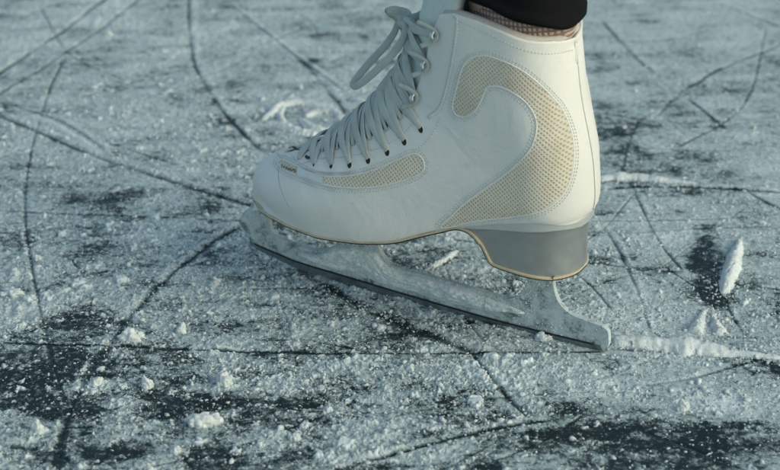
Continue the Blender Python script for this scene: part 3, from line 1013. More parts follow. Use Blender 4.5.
# toe picks: small teeth cut into the front
edge_poly = list(bot)+[np.array(tail[-2])]+list(dark_top)
edge_poly = np.array(edge_poly)
keep = [0]
for k in range(1, len(edge_poly)):
    if np.linalg.norm(edge_poly[k]-edge_poly[keep[-1]]) > 3e-4: keep.append(k)
edge_poly = edge_poly[keep]
poly_obj('runner_edge', edge_poly, -.0025, .0025, M['edge'], blade, .0005)
mb = MB()
_q = np.array([[p[0], -.0026, p[1]+.0001] for p in dark_top[::-1][1:-1]])
mb.tube(_q, .0006, nrm=np.array([0, -1, 0]), ra=.0002, seg=6)
mb.build('hollow_line', M['black'], blade)
mb = MB()
for k in range(3):
    q = toe_front[2+k*3]
    mb.tube([[q[0]+.002, 0, q[1]+.001], [q[0]-.0016, 0, q[1]-.0012]], [.0022, .0007], seg=8)
mb.build('toe_pick', M['blade'], blade)
# sole plates
def plate(name, x0, x1, zf, w, z_const=None):
    xs = np.linspace(x0, x1, 24); V = []; F = []
    for x in xs:
        k = (x-x0)/(x1-x0); ww = w*math.sqrt(max(.05, 1-(2*k-1)**6))
        z = zf(x)
        for (y, zz) in ((-ww, z), (-ww, z-.0022), (ww, z-.0022), (ww, z)): V.append((x, y, zz))
    for i in range(len(xs)-1):
        for j in range(4): F.append((i*4+j, i*4+(j+1) % 4, (i+1)*4+(j+1) % 4, (i+1)*4+j))
    F.append((0, 3, 2, 1)); F.append(tuple((len(xs)-1)*4+j for j in range(4)))
    return link(name, V, F, M['blade'], blade, False)
plate('sole_plate', -.108, -.020, lambda x: sole_z(x)+.0006, .019)
plate('sole_plate', .062, .096, lambda x: heel_bot_z-.0026, .015)
# crust of scraped snow packed on the side of the blade
def crust():
    top = XZ([(300, 250), (320, 252), (340, 246), (360, 247), (375, 252), (384, 262), (400, 271), (420, 276), (450, 284), (480, 293), (505, 300), (519, 304)], 160)
    low = XZ([(296, 258), (320, 266), (345, 273), (370, 281), (395, 288), (420, 295), (445, 302), (470, 309), (495, 315), (512, 318), (522, 320), (530, 322)], 160)
    V = []; nv = 44; F = []
    for i in range(160):
        for j in range(nv):
            v = j/(nv-1); kc = min(1, (i+1)/22, (160-i)/40)**.6*(.85+.3*vnoise(i*.12, 1, 1, 2)); mid_ = (top[i]+low[i])/2; p = mid_+(top[i]*(1-v)+low[i]*v-mid_)*min(kc, 1.05)
            edge = min(1, i/12, (159-i)/16)**.5
            prof_ = math.sin(PI*min(1, v*1.05)**.62)**.7 if v < .95 else 0
            h = .0006+.0042*prof_*edge*(.35+.9*vnoise(i*.07, v*3, 1, 3))+.0016*prof_*edge*(vnoise(i*.4, v*9, 1, 5)-.4)+.0014*prof_*edge*(vnoise(i*.9, v*15, 1, 4)-.4)+.0009*prof_*edge*(vnoise(i*2.3, v*33, 1, 6)-.4)
            if v*.9+vnoise(i*.09, 0, 1, 6)*.35 > 1.0: h *= .3
            V.append((p[0]+.0002*math.sin(i*1.7), -.0016-h*(1 if 0 < j < nv-1 and 0 < i < 159 else 0), p[1]+.0006*(vnoise(i*.3, v*5, 1, 2)-.5)))
    for i in range(159):
        for j in range(nv-1):
            F.append((i*nv+j, i*nv+j+1, (i+1)*nv+j+1, (i+1)*nv+j))
    o = link('snow_crust', V, F, M['snow_blade'], blade)
    return o
def snow_blade():
    m, nt, b = new_mat('frost_on_blade')
    c = objco(nt)
    n = noise(nt, c, 750, 5, .75); n2 = noise(nt, c, 90, 5, .65)
    s = math_n(nt, 'ADD', math_n(nt, 'MULTIPLY', n, .45), math_n(nt, 'MULTIPLY', n2, .65))
    L(nt, ramp(nt, s, [(.34, (.20, .27, .29)), (.43, (.60, .69, .71)), (.56, (.84, .88, .89))]).outputs[0], b.inputs['Base Color'])
    b.inputs['Roughness'].default_value = .8
    bump(nt, b, n, .6, .0007)
    return m
M['snow_blade'] = snow_blade()
crust_o = crust()
def frost():
    r = np.random.default_rng(4)
    bm2 = bmesh.new(); bmesh.ops.create_icosphere(bm2, subdivisions=1, radius=1)
    iv = np.array([v.co[:] for v in bm2.verts]); fi = np.array([[v.index for v in f.verts] for f in bm2.faces]); bm2.free()
    dg = bpy.context.evaluated_depsgraph_get(); vv = []; ff = []
    for ob in (blade, crust_o):
        e = ob.evaluated_get(dg); me = e.to_mesh(); k0 = len(vv)
        vv += [v.co.copy() for v in me.vertices]; ff += [tuple(i+k0 for i in p.vertices) for p in me.polygons]; e.to_mesh_clear()
    bv = BVHTree.FromPolygons(vv, ff)
    Vs = []; n = 0
    while n < 5200:
        x = r.uniform(-.135, .12); z = r.uniform(.002, .05)
        if vnoise(x, z, 90, 2)*.8+.35*r.random()+(.25 if z > .010 and x > -.085 and x < .07 else -.12) < .60: continue
        h = bv.ray_cast(Vector((x, -.05, z)), Vector((0, 1, 0)))
        if h[0] is None or h[3] > .049: continue
        sz = .00014+.00050*r.random()**5
        Vs.append(iv*(1+.4*(r.random((len(iv), 1))-.5))*sz+np.array([x, h[0].y-sz*.2, z])); n += 1
    V = np.vstack(Vs); F = (fi[None]+(np.arange(n)*len(iv))[:, None, None]).reshape(-1, 3)
    o = fast_mesh('frost_grains', V, F, M['snow_bright'], True); o.parent = blade; o['kind'] = 'stuff'
bpy.context.view_layer.update()
frost()

# ================================================================== PERSON (lower leg only is in view)
person = empty('person', to_world((.0565, 0, 0)), -PSI, .05)
tag(person, 'person standing on the white skate, in black trousers over a brown knit sock', 'person')
def leg_loft(name, rows, mat, n=48, thick=0, dz=None, wr=0):
    """rows: (cx, cz, rx, ry, tilt) relative to the ankle"""
    V = []; F = []
    for (cx, cz, rx, ry, tl) in rows:
        for k in range(n):
            a = 2*PI*k/n
            V.append((cx+rx*math.cos(a), ry*math.sin(a), cz+tl*math.cos(a)+(wr*math.sin(3*a+cz*90) if wr else 0)))
    for i in range(len(rows)-1):
        for k in range(n):
            F.append((i*n+k, i*n+(k+1) % n, (i+1)*n+(k+1) % n, (i+1)*n+k))
    F.append(tuple((len(rows)-1)*n+k for k in range(n)))
    return link(name, V, F, mat, person)
# leg: foot inside the boot, ankle, calf, up to the knee
leg_loft('leg', [(-.02, .085, .02, .015, 0), (-.012, .10, .020, .016, 0), (-.008, .13, .019, .016, 0), (-.004, .17, .025, .022, 0), (.001, .20, .030, .028, 0), (.002, .26, .040, .038, 0), (.0, .33, .050, .046, 0), (-.004, .40, .047, .045, 0), (-.012, .46, .046, .046, 0), (-.014, .50, .052, .052, 0)], M['skin'])
leg_loft('sock', [(-.006, .11, .020, .018, 0), (-.004, .15, .023, .020, 0), (-.002, .172, .027, .023, 0), (.001, .186, .0300, .0270, 0), (.002, .205, .0318, .0300, 0), (.004, .24, .034, .034, 0)], M['sock'])
def trousers():
    # hem ring traced at its lowest visible edge
    rows = []
    n = 96
    V = []; F = []
    hem = [(.193, 0.0), (.191, 1), (.1935, 1), (.1965, 1.0), (.1972, .975), (.200, .975), (.206, 1), (.215, 1.01), (.235, 1.03), (.27, 1.08), (.32, 1.16), (.38, 1.20), (.45, 1.26), (.52, 1.36)]
    for r, (z, k) in enumerate(hem):
        for j in range(n):
            a = 2*PI*j/n
            k_ = k if k > 0 else .93
            rx = .0385*k_; ry = .0385*k_
            fold = .0012*math.sin(5*a+z*60)+.0018*math.sin(2*a-z*25+1)*min(1, (z-.19)*20+.2)
            x = -.0015+(rx+fold)*math.cos(a)-.05*(z-.2)*.4; y = (ry+fold)*math.sin(a)
            # hem rises toward the shin
            lift = -(.014 if math.cos(a) > 0 else .0035)*math.cos(a)*max(0, 1-(z-.19)*6)+.006*max(0, 1-(z-.19)*6)+.0008*math.sin(6*a)
            V.append((x, y, z+lift+.0225))
    for r in range(len(hem)-1):
        for j in range(n):
            F.append((r*n+j, r*n+(j+1) % n, (r+1)*n+(j+1) % n, (r+1)*n+j))
    F.append(tuple((len(hem)-1)*n+j for j in range(n)))
    return link('trouser_leg', V, F, M['black_cloth'], person)
trousers()

# ================================================================== ICE
def g2(pts): return np.array([ground(*p)[:2] for p in pts])
# (pixels, half width mm, darkness, berm height mm, berm side, roughness)
LINES = [
    ([(-10, 80), (30, 53), (60, 34), (110, -5)], 1.9, .9, 0.6, 1),
    ([(-10, 100), (30, 76), (60, 56), (100, 30), (145, -6)], 1.8, .75, 0.5, 1),
    ([(-10, 113), (50, 138), (100, 159), (175, 183), (225, 198), (262, 209)], 2.0, 1.0, 1.6, 1),
    ([(-5, 103), (45, 107), (100, 92), (150, 78), (190, 67), (260, 45), (320, 22)], 1.1, .6, .3, 1),
    ([(62, 62), (50, 90), (38, 125), (28, 170), (25, 210), (29, 250), (38, 300), (48, 342), (60, 385), (74, 420)], 1.1, .6, .5, -1),
    ([(188, -5), (189, 25), (191, 50), (197, 70), (214, 100), (236, 127), (262, 152)], 1.7, .9, 1.0, 1),
    ([(-5, 211), (100, 215), (250, 221)], .95, .75, .2, 1),
    ([(0, 100), (25, 110), (60, 122), (90, 140), (105, 152)], 1.0, .6, 1.8, 1),
    ([(296, 56), (312, 72), (325, 88), (340, 106), (346, 118)], 2.2, .8, .8, 1),
    ([(258, 222), (235, 229), (212, 243), (180, 268), (150, 296), (125, 325), (108, 348), (88, 378), (72, 408), (62, 440), (58, 475)], 2.2, .95, 1.0, -1),
    ([(-5, 343), (120, 347), (240, 352), (400, 354), (500, 353), (610, 352)], 1.0, 1.2, .15, 1),
    ([(255, 226), (262, 238), (290, 262), (325, 285), (360, 305), (400, 325), (440, 340), (482, 357)], 3.6, .95, 1.2, 1),
    ([(470, 352), (490, 377), (505, 395), (520, 409), (535, 418)], 1.6, .9, .8, -1),
    ([(320, 476), (390, 456), (440, 441), (500, 428), (560, 418)], 1.5, 1.1, 1.0, 1),
    ([(-5, 444), (50, 453), (85, 468)], 1.8, .9, 1.0, 1),
    ([(66, 256), (76, 266), (86, 276)], 1.3, .8, .6, -1),
    ([(609, 349), (640, 351), (680, 353), (730, 356.5), (790, 359)], 1.2, 1.0, 3.0, 1),
    ([(590, 190), (620, 188), (640, 187), (700, 188), (790, 193)], 1.4, .85, 1.6, 1),
    ([(570, 221), (650, 221), (745, 218)], .9, .75, .2, 1),
    ([(632, 186), (645, 215), (660, 243), (684, 272)], 1.0, .75, .5, 1),
    ([(575, 262), (630, 267), (684, 273)], 1.0, .85, .4, 1),
    ([(748, 286), (768, 288), (790, 290)], 1.2, .9, .5, 1),
    ([(598, 222), (615, 244), (630, 275), (642, 305), (652, 338)], 1.0, .45, 1.0, 1),
    ([(600, 20), (620, 42), (636, 58), (652, 72)], 1.6, .75, .6, 1),
    ([(684, 90), (704, 78), (732, 64), (790, 42)], 2.0, .8, .6, 1),
    ([(655, 118), (668, 104), (684, 90)], 1.6, .6, .4, 1),
    ([(686, 98), (706, 113), (728, 132)], 1.6, .8, .6, 1),
    ([(722, 292), (732, 315), (744, 335)], 1.0, .7, .9, 1),
    ([(744, 190), (762, 200), (790, 214)], 1.6, .8, .6, 1),
    ([(430, 235), (455, 240), (484, 245)], 1.2, .9, .6, -1),
    ([(560, 392), (620, 372), (700, 340)], .8, .35, .5, 1),
    ([(640, 386), (690, 378), (730, 368), (765, 359)], 1.2, .55, 1.0, 1),
    ([(225, 2), (262, 30), (300, 60), (345, 92)], 1.0, .3, 1.6, 1),
    ([(610, 300), (600, 330), (588, 352)], .6, .3, .4, 1),
    ([(160, 160), (240, 235), (280, 300), (300, 380)], .5, .25, .3, 1),
    ([(-10, 180), (60, 165), (150, 152), (240, 150)], .5, .3, .3, 1),
    ([(380, 420), (480, 400), (600, 392), (700, 400)], .6, .4, .3, 1),
    ([(640, 430), (700, 452), (760, 478)], .8, .6, .5, 1),
    ([(120, 475), (260, 440), (360, 400)], .6, .5, .4, 1),
    ([(700, -5), (740, 12), (790, 30)], 2.0, .5, .7, 1),
    ([(560, 150), (640, 132), (790, 120)], 1.0, .35, .6, 1),
    ([(150, 20), (230, 12), (330, -4)], 1.2, .45, .4, 1),
    ([(260, 165), (150, 128), (90, 110)], .5, .2, .2, 1),
]
_r = random.Random(21)
for _k in range(46):
    _x = _r.uniform(0, 780); _y = _r.uniform(10, 460); _a = _r.choice([_r.uniform(-.35, .35), _r.uniform(.5, 1.1), _r.uniform(-1.2, -.5)])
    _l = _r.uniform(60, 260); _c = _r.uniform(-.12, .12)*_l
    _dx, _dy = math.cos(_a)*_l/2, math.sin(_a)*_l*.28
    LINES.append(([(_x-_dx, _y-_dy), (_x-_c*math.sin(_a), _y+_c*.6), (_x+_dx, _y+_dy)], _r.uniform(.45, .75)*(1 if _y > 150 else 1.5), _r.uniform(.3, .75), .3, _r.choice([1, -1])))
# soft patches of bare (negative) or banked (positive) snow, one a painted shadow: px, py, rx, ry, amount
PATCHES = [
    (60, 365, 75, 22, -.55), (20, 345, 50, 18, -.45), (160, 400, 70, 20, -.50), (30, 465, 60, 18, -.45), (140, 350, 40, 8, -.3),
    (230, 455, 70, 14, -.35), (300, 425, 60, 14, -.40), (340, 320, 60, 10, -.25), (345, 300, 30, 7, -.4), (420, 333, 55, 10, -.35),
    (620, 452, 100, 16, -.60), (570, 432, 50, 8, -.60), (690, 442, 60, 7, -.55), (740, 452, 60, 12, -.55), (470, 455, 70, 12, -.35), (650, 466, 120, 7, -.5), (30, 400, 50, 8, -.6), (110, 452, 60, 9, -.6), (230, 405, 60, 7, -.6), (540, 440, 26, 14, -.5), (712, 262, 17, 34, -.95),
    (716, 295, 12, 18, -.7), (766, 366, 28, 9, -.85), (630, 186, 24, 4, -.5), (400, 240, 18, 8, -.55), (445, 262, 22, 8, -.45),  # last patch paints the dark shadow at the short stick of snow
    (30, 170, 40, 14, -.15), (110, 190, 40, 12, -.15), (240, 120, 24, 8, -.35), (212, 107, 10, 5, -.5), (308, 64, 9, 6, -.7),
    (318, 79, 9, 5, -.6), (600, 60, 26, 30, -.30), (630, 140, 40, 30, -.28), (700, 60, 60, 12, -.10), (640, 20, 40, 14, -.2),
    (180, 65, 10, 5, -.4), (60, 68, 16, 6, -.3), (250, 320, 50, 14, .10), (170, 300, 70, 24, .12), (560, 310, 80, 26, .25),
    (680, 325, 100, 28, .48), (650, 378, 130, 24, .45), (560, 375, 90, 18, .22), (700, 395, 90, 14, .30), (640, 300, 60, 30, .15), (390, 385, 120, 22, .18), (100, 240, 90, 22, .05),
    (130, 90, 120, 40, .20), (60, 20, 90, 30, .15), (700, 150, 90, 20, .12), (740, 30, 60, 40, .18), (330, 60, 50, 40, .10),
    (480, 255, 60, 10, .10), (520, 340, 60, 9, .22), (300, 240, 30, 8, .0), (400, 455, 60, 10, .30), (200, 422, 24, 9, .3),
    (250, 282, 60, 16, -.18), (120, 270, 50, 14, -.12), (30, 230, 40, 20, -.12), (690, 240, 60, 20, .18), (600, 410, 60, 8, -.2),
    (690, 425, 90, 8, -.35), (80, 320, 60, 14, -.20), (280, 345, 70, 8, -.18),
]
def axis_lines(a, b, h, far, grow=1.13):
    core = np.arange(a, b+h/2, h)
    ext = []; s = h; p = core[-1]
    while p < far: s = min(s*grow, 6.0); p += s; ext.append(p)
    ext2 = []; s = h; p = core[0]
    while p > -far: s = min(s*grow, 6.0); p -= s; ext2.append(p)
    return np.array(ext2[::-1]+list(core)+ext)
def seg_dist(X, Y, P):
    """distance, signed side and arclength to polyline P (smoothed)"""
    best = np.full(X.shape, 9.0); side = np.zeros(X.shape); arc = np.zeros(X.shape); s0 = 0
    for a, b in zip(P[:-1], P[1:]):
        d = b-a; Ls = math.hypot(*d)
        if Ls < 1e-9: continue
        t = np.clip(((X-a[0])*d[0]+(Y-a[1])*d[1])/Ls**2, 0, 1)
        dx = X-(a[0]+d[0]*t); dy = Y-(a[1]+d[1]*t)
        dd = np.hypot(dx, dy); m = dd < best
        best = np.where(m, dd, best); side = np.where(m, np.sign(d[0]*dy-d[1]*dx), side); arc = np.where(m, s0+t*Ls, arc)
        s0 += Ls
    return best, side, arc, s0
def ice_fields(X, Y):
    shp = X.shape
    # domain warp
    S = .56+(fbm(X, Y, 9, 4, 1)-.5)*.50+(fbm(X, Y, 40, 4, 3)-.5)*.75+(fbm(X, Y, 150, 3, 5)-.5)*.35
    S = S+(fbm(X*.35+Y*.3, Y*1.6-X*.25, 60, 3, 4)-.5)*.80+(fbm(X*1.5+Y*.6, Y*.25, 60, 3, 6)-.5)*.25+np.interp(Y, [-.3, -.12, .0, .1], [-.12, -.05, .05, .11])-.10*np.clip(1-np.hypot((X+.26)/.14, (Y+.20)/.09), 0, 1)*2
    for (px, py, rx, ry, am) in PATCHES:
        c = ground(px, py)
        e1 = ground(px+rx, py); e2 = ground(px, py-ry)
        ax = abs(e1[0]-c[0]); ay = abs(e2[1]-c[1])
        m = (np.abs(X-c[0]) < 3*ax+.03) & (np.abs(Y-c[1]) < 3*ay+.03)
        xx, yy = X[m], Y[m]
        wob = .55+.9*fbm(xx, yy, 60, 3, 2)
        xw = xx+(fbm(xx, yy, 28, 3, 5)-.5)*.075*min(1, ax/.03); yw = yy+(fbm(xx, yy, 28, 3, 1)-.5)*.060*min(1, ay/.02)
        q = np.hypot((xw-c[0])/ax, (yw-c[1])/ay)/wob
        S[m] += am*np.exp(-q**2.2)*(.9 if am > 0 or am < -.7 else .72)
    H = np.zeros(shp); C = np.zeros(shp)
    for k, (pts, hw, dk, bh, bs) in enumerate(LINES):
        P = smooth_path(g2(pts), 26 if len(pts) > 3 else 12)
        hw_ = hw*.001
        x0, y0 = P.min(0)-.03; x1, y1 = P.max(0)+.03
        m = (X > x0) & (X < x1) & (Y > y0) & (Y < y1)
        if not m.any(): continue
        xx, yy = X[m], Y[m]
        wb = (fbm(xx, yy, 70, 2, k % 5)-.5)*.0022*min(1, hw/2)
        d, sd, arc, tot = seg_dist(xx+wb, yy-wb, P)
        endf = np.clip(np.minimum(arc, tot-arc)/.012, 0, 1)
        brk = np.clip(.85+2.0*(fbm(xx, yy, 30, 3, k % 7)-.48), .55 if hw < 1.35 else .35, 1.15)
        wv = .55+.9*fbm(xx, yy, 22, 2, (k+2) % 7)
        core = (np.exp(-(d/(hw_*.85*(.4+.6*wv)))**4) if hw < 1.5 else np.exp(-(d/(hw_*.75*wv))**2.4))*endf*brk
        C[m] = np.maximum(C[m], core*dk)
        S[m] -= np.exp(-(d/(hw_*1.4))**2)*endf*brk*dk*.30
        H[m] -= core*.0006*min(1.2, hw/1.2)
        # halo: disturbed snow thinner on one side, banked on the other
        bw = hw_*1.3+.0018
        bn = .25+1.3*fbm(xx, yy, 110, 3, (k+3) % 8)
        berm = np.exp(-((d-hw_-bw*.7)/(bw*.6))**2)*np.where(sd*bs > 0, 1, .25)*endf*bn
        S[m] += berm*.30*min(1, bh*.8)
        H[m] += berm*bh*.00050*(1 if bh > 1.1 else .35)
    Sc = np.clip(S, -.02, 1.4)
    gr = fbm(X, Y, 420, 2, 6)
    lump = fbm(X, Y, 150, 3, 4)
    cover = np.clip((Sc-.25)/.6, 0, 1.3)
    H += cover*(.0003+.0060*np.clip(lump-.46, 0, 1)+.0022*(gr-.4))*np.interp(Y, [-.3, -.02, .12], [1.1, .75, .35])*np.interp(X, [.02, .12], [1, .35])
    H += .0012*(fbm(X, Y, 14, 2, 2)-.5)
    return Sc, H, np.clip(C, 0, 1.2)
gx = axis_lines(-.40, .40, .00062, 70)
gy = axis_lines(-.33, .56, .00085, 70)
XX, YY = np.meshgrid(gx, gy, indexing='xy')
SN, HH, CU = ice_fields(XX, YY)
def crumbs(X, Y, S, cell, seed, dens, hmax):
    ix = np.floor(X/cell).astype(int); iy = np.floor(Y/cell).astype(int); best = np.zeros(X.shape)
    T = _tab
    for dx in (-1, 0, 1):
        for dy in (-1, 0, 1):
            a = (ix+dx) & 255; b = (iy+dy) & 255
            a2 = (a+((iy+dy) >> 8)*37) & 255
            px = (ix+dx+.15+.7*T[seed % 8][a2, b])*cell; py = (iy+dy+.15+.7*T[(seed+1) % 8][a2, b])*cell
            rr = cell*(.22+.38*T[(seed+2) % 8][a2, b]); pres = T[(seed+3) % 8][a2, b]
            q = 1-((X-px)**2+(Y-py)**2)/rr**2
            h = np.sqrt(np.clip(q, 0, 1))*rr*(pres < dens)
            best = np.maximum(best, h)
    return np.minimum(best, hmax)
GA = np.zeros_like(HH)
sub = (gy > -.34) & (gy < .30); sx = (gx > -.41) & (gx < .41)
ii = np.ix_(sub, sx)
Xs, Ys, Ss = XX[ii], YY[ii], SN[ii]
wxs = Xs+.0030*(fbm(Xs, Ys, 420, 2, 1)-.5)*2; wys = Ys+.0030*(fbm(Xs, Ys, 420, 2, 4)-.5)*2
clus = np.clip((fbm(Xs, Ys, 26, 3, 7)-.42)*5, 0, 1)
nearf = np.interp(Ys, [-.3, -.05, .08, .25], [1, .8, .4, .1])
G = np.zeros_like(Xs)
for cell, seed, dn, hm in ((.0016, 0, .34, .0008), (.0027, 2, .22, .0013), (.0050, 4, .07, .0020), (.0095, 3, .028, .0030)):
    rg = np.interp(Xs, [-.1, .05, .11, .4], [1, .9, .35, .3])*np.interp(Ys, [-.25, -.17, -.05, .05], [1.1, 1.35, .9, .7])
    dens = rg*dn*(.35+.9*clus)*np.clip(Ss*1.5+.15, .12, 1.3)*(.35+.65*nearf)
    if cell > .005: dens = dens*nearf**2*(clus > .2)
    G = np.maximum(G, crumbs(wxs, wys, Ss, cell, seed, dens, hm))
G = G*(1-np.clip(CU[ii]*1.3, 0, 1))
HH[ii] += G*.85
GA[ii] = np.clip(G/.0007, 0, 1)*(.55+.45*np.clip(G/.0014, 0, 1))
# flatten the relief far outside so the coarse cells stay calm
dist_out = np.maximum(np.maximum(np.abs(XX)-.4, 0), np.maximum(np.abs(YY-.12)-.45, 0))
HH = HH*np.clip(1-dist_out/.4, 0, 1)
# long rises behind the skate
nX, nY = len(gx), len(gy)
idx = np.arange(nX*nY).reshape(nY, nX)
Fq = np.stack([idx[:-1, :-1], idx[:-1, 1:], idx[1:, 1:], idx[1:, :-1]], -1).reshape(-1, 4)
ice = fast_mesh('ice', np.stack([XX, YY, HH], -1).reshape(-1, 3), Fq, M['ice'], True, (('snow', SN.ravel()), ('cut', CU.ravel()), ('grain', GA.ravel())))
tag(ice, kind='structure')
def bil(A, x, y):
    i = np.clip(np.searchsorted(gx, x)-1, 0, nX-2); j = np.clip(np.searchsorted(gy, y)-1, 0, nY-2)
    fx = (x-gx[i])/(gx[i+1]-gx[i]); fy = (y-gy[j])/(gy[j+1]-gy[j])
    return (A[j, i]*(1-fx)+A[j, i+1]*fx)*(1-fy)+(A[j+1, i]*(1-fx)+A[j+1, i+1]*fx)*fy

# ---- loose grains (nobody could count them)
bm = bmesh.new(); bmesh.ops.create_icosphere(bm, subdivisions=1, radius=1)
bm.verts.ensure_lookup_table()
ICV = np.array([v.co[:] for v in bm.verts]); ICF = np.array([[v.index for v in f.verts] for f in bm.faces]); bm.free()
def scatter(n, lo, hi, smin, smax, power, seed, region=None, cl=50):
    r = np.random.default_rng(seed)
    x = r.uniform(-.38, .38, n*3); y = r.uniform(-.32, .50, n*3)
    # thin out with distance
    s = bil(SN, x, y); d = fbm(x, y, cl, 3, 1)
    pr = np.clip((s-lo)/(hi-lo), .03, 1)*np.clip((d-.34)*5, .08, 1)
    near = np.interp(y, [-.3, -.05, .08, .45], [1, .8, .25, .06])
    ok = r.random(n*3) < pr*near*.8
    x, y = x[ok][:n], y[ok][:n]; m = len(x)
    size = smin+(smax-smin)*r.random(m)**power
    z = bil(HH, x, y)+size*.25
    rot = r.uniform(0, 2*PI, m)
    sc = r.uniform(.45, 1.5, (m, 3)); sc[:, 2] *= .75
    jit = 1+.70*(r.random((m, len(ICV)))-.5)*2
    V = ICV[None]*jit[..., None]*sc[:, None, :]*size[:, None, None]
    c, s_ = np.cos(rot)[:, None], np.sin(rot)[:, None]
    Vx = V[..., 0]*c-V[..., 1]*s_; Vy = V[..., 0]*s_+V[..., 1]*c
    V = np.stack([Vx+x[:, None], Vy+y[:, None], V[..., 2]+z[:, None]], -1)
    F = ICF[None]+(np.arange(m)*len(ICV))[:, None, None]
    return V.reshape(-1, 3), F.reshape(-1, 3)
VA, FA = scatter(36000, -.3, .9, .00025, .0009, 2.0, 5)
VB_, FB = scatter(2600, .0, .9, .0007, .0019, 3.0, 6, cl=30)
def spill(pts, n, spread, smax, seed):
    r = np.random.default_rng(seed); P = smooth_path(g2(pts), 60)
    k = r.integers(0, 60, n); x = P[k, 0]+r.normal(0, spread, n); y = P[k, 1]+r.normal(0, spread*1.2, n)
    n = int(n*.45); k = k[:n]; x = x[:n]; y = y[:n]; size = .00025+(smax*.72-.00025)*r.random(n)**4; z = bil(HH, x, y)+size*.3+np.exp(-((x-P[k, 0])**2+(y-P[k, 1])**2)/spread**2)*.0012
    jit = 1+.75*(r.random((n, len(ICV)))-.5)*2
    V = ICV[None]*jit[..., None]*size[:, None, None]*r.uniform(.45, 1.5, (n, 1, 3))+np.stack([x, y, z], -1)[:, None, :]
    return V.reshape(-1, 3), (ICF[None]+(np.arange(n)*len(ICV))[:, None, None]).reshape(-1, 3)
V = np.vstack([VA, VB_]); F = np.vstack([FA, FB+len(VA)])
for _i, (_p, _n, _s, _m) in enumerate([
    ([(611, 344), (660, 347), (712, 351), (770, 357)], 900, .0042, .0019), ([(740, 240), (732, 270), (723, 298)], 500, .0045, .0018),
    ([(705, 310), (695, 335)], 250, .004, .0018), ([(712, 310), (724, 338)], 250, .004, .0018), ([(597, 180), (700, 185)], 350, .005, .0018),
    ([(424, 272), (458, 250)], 300, .0045, .0016), ([(262, 121), (300, 106), (344, 120)], 300, .006, .0018), ([(266, 124), (318, 136)], 250, .006, .0018),
    ([(330, 395), (380, 375), (450, 380)], 900, .016, .0019), ([(110, 345), (180, 300), (240, 262)], 1200, .012, .0016), ([(120, 400), (220, 395), (300, 385)], 900, .020, .0016),
    ([(270, 275), (380, 315), (560, 352)], 1100, .006, .0015), ([(340, 461), (440, 432), (530, 412)], 500, .005, .0021)]):
    _v, _f = spill(_p, _n, _s, _m, 60+_i); F = np.vstack([F, _f+len(V)]); V = np.vstack([V, _v])
gr = fast_mesh('snow_grains', V, F, M['snow'], True)
tag(gr, 'loose crumbs of scraped snow scattered over the ice', 'snow', kind='stuff')

# ---- lumps one can count
def lump(px, py, wpx, hpx, label, seed, n=5, group=None):
    c = ground(px, py); r = np.random.default_rng(seed)
    wx = abs(ground(px+wpx/2, py)[0]-c[0]); hz = hpx/FPX*1.25*.62
    bm = bmesh.new()
    for k in range(n):
        a = r.uniform(0, 2*PI); d = r.uniform(.0, .62)
        kk = 1.0 if k == 0 else r.uniform(.35, .7)
        b2 = bmesh.new(); bmesh.ops.create_icosphere(b2, subdivisions=4, radius=1)
        cx, cy = (0, 0) if k == 0 else (d*wx*math.cos(a)*1.25, d*wx*.7*math.sin(a))
        for v in b2.verts:
            p = np.array(v.co)
            q = 1+.34*(float(vnoise(p[0]*2.1+k*7, p[1]*2.1+p[2]*1.3, 1, seed % 8))-.5)*2+.18*(float(vnoise(p[0]*6+k, p[1]*6+p[2]*5, 1, (seed+2) % 8))-.5)*2+.12*(float(vnoise(p[0]*17+k, p[1]*15+p[2]*14, 1, (seed+4) % 8))-.5)*2
            rad = wx*.62 if n > 1 else wx
            v.co = (cx+p[0]*q*rad*kk, cy+p[1]*q*rad*.75*kk, max(-.0015, p[2]*q*hz*kk*.9+hz*.25))
        me = bpy.data.meshes.new('tmp'); b2.to_mesh(me); b2.free(); bm.from_mesh(me); bpy.data.meshes.remove(me)
    me = bpy.data.meshes.new('snow_lump'); bm.to_mesh(me); bm.free(); me.shade_smooth(); me.materials.append(M['snow_bright'])
    o = bpy.data.objects.new('snow_lump', me); COL.objects.link(o)
    o.location = (c[0], c[1], float(bil(HH, np.array([c[0]]), np.array([c[1]]))[0]))
    tag(o, label, 'snow lump', 'lumps of snow lying on the ice')
    return o
LUMPS = [
    (200, 424, 44, 15, 'widest flat crumbly lump of snow on dark ice, at lower left of the picture', 6),
    (224, 386, 26, 17, 'rounded lump of snow above the widest flat lump', 3),
    (147, 388, 17, 16, 'blocky white lump of snow, left one of the two above the widest lump', 2),
    (182, 333, 10, 14, 'small upright egg of snow right of the long dark groove', 1),
    (38, 433, 11, 15, 'small lump of snow on dark ice near the lower left corner', 1),
    (96, 386, 22, 12, 'slanting oblong lump of snow beside the dark groove at lower left', 3),
    (130, 340, 34, 12, 'low crescent of snow beside the long dark groove', 4),
    (38, 260, 11, 8, 'small lump of snow beside the thin curved scratch at far left', 2),
    (14, 296, 30, 9, 'flat lump of snow by the left edge of the picture', 4),
    (15, 276, 16, 9, 'pointed lump of snow above the flat lump by the left edge', 2),
    (683, 410, 16, 14, 'soft lump of snow at right, on the edge of the dark bare ice', 3),
    (594, 375, 8, 7, 'small round ball of snow below the tail of the blade', 1),
    (542, 340, 18, 9, 'lump of snow touching the blade near its tail', 4),
    (176, 453, 16, 10, 'faint lump of snow at the bottom, below the widest lump', 3),
    (109, 36, 8, 6, 'tiny bright lump of snow alone in the blurred ice at upper left', 1),
    (228, 131, 9, 6, 'small lump of snow beside the dark curved groove behind the toe', 2),
    (295, 440, 16, 10, 'low lump of snow right of the widest lump, at the bottom', 3),
]
for k, (a, b, c_, d, lab, n) in enumerate(LUMPS): lump(a, b, c_, d, lab, 20+k, n)

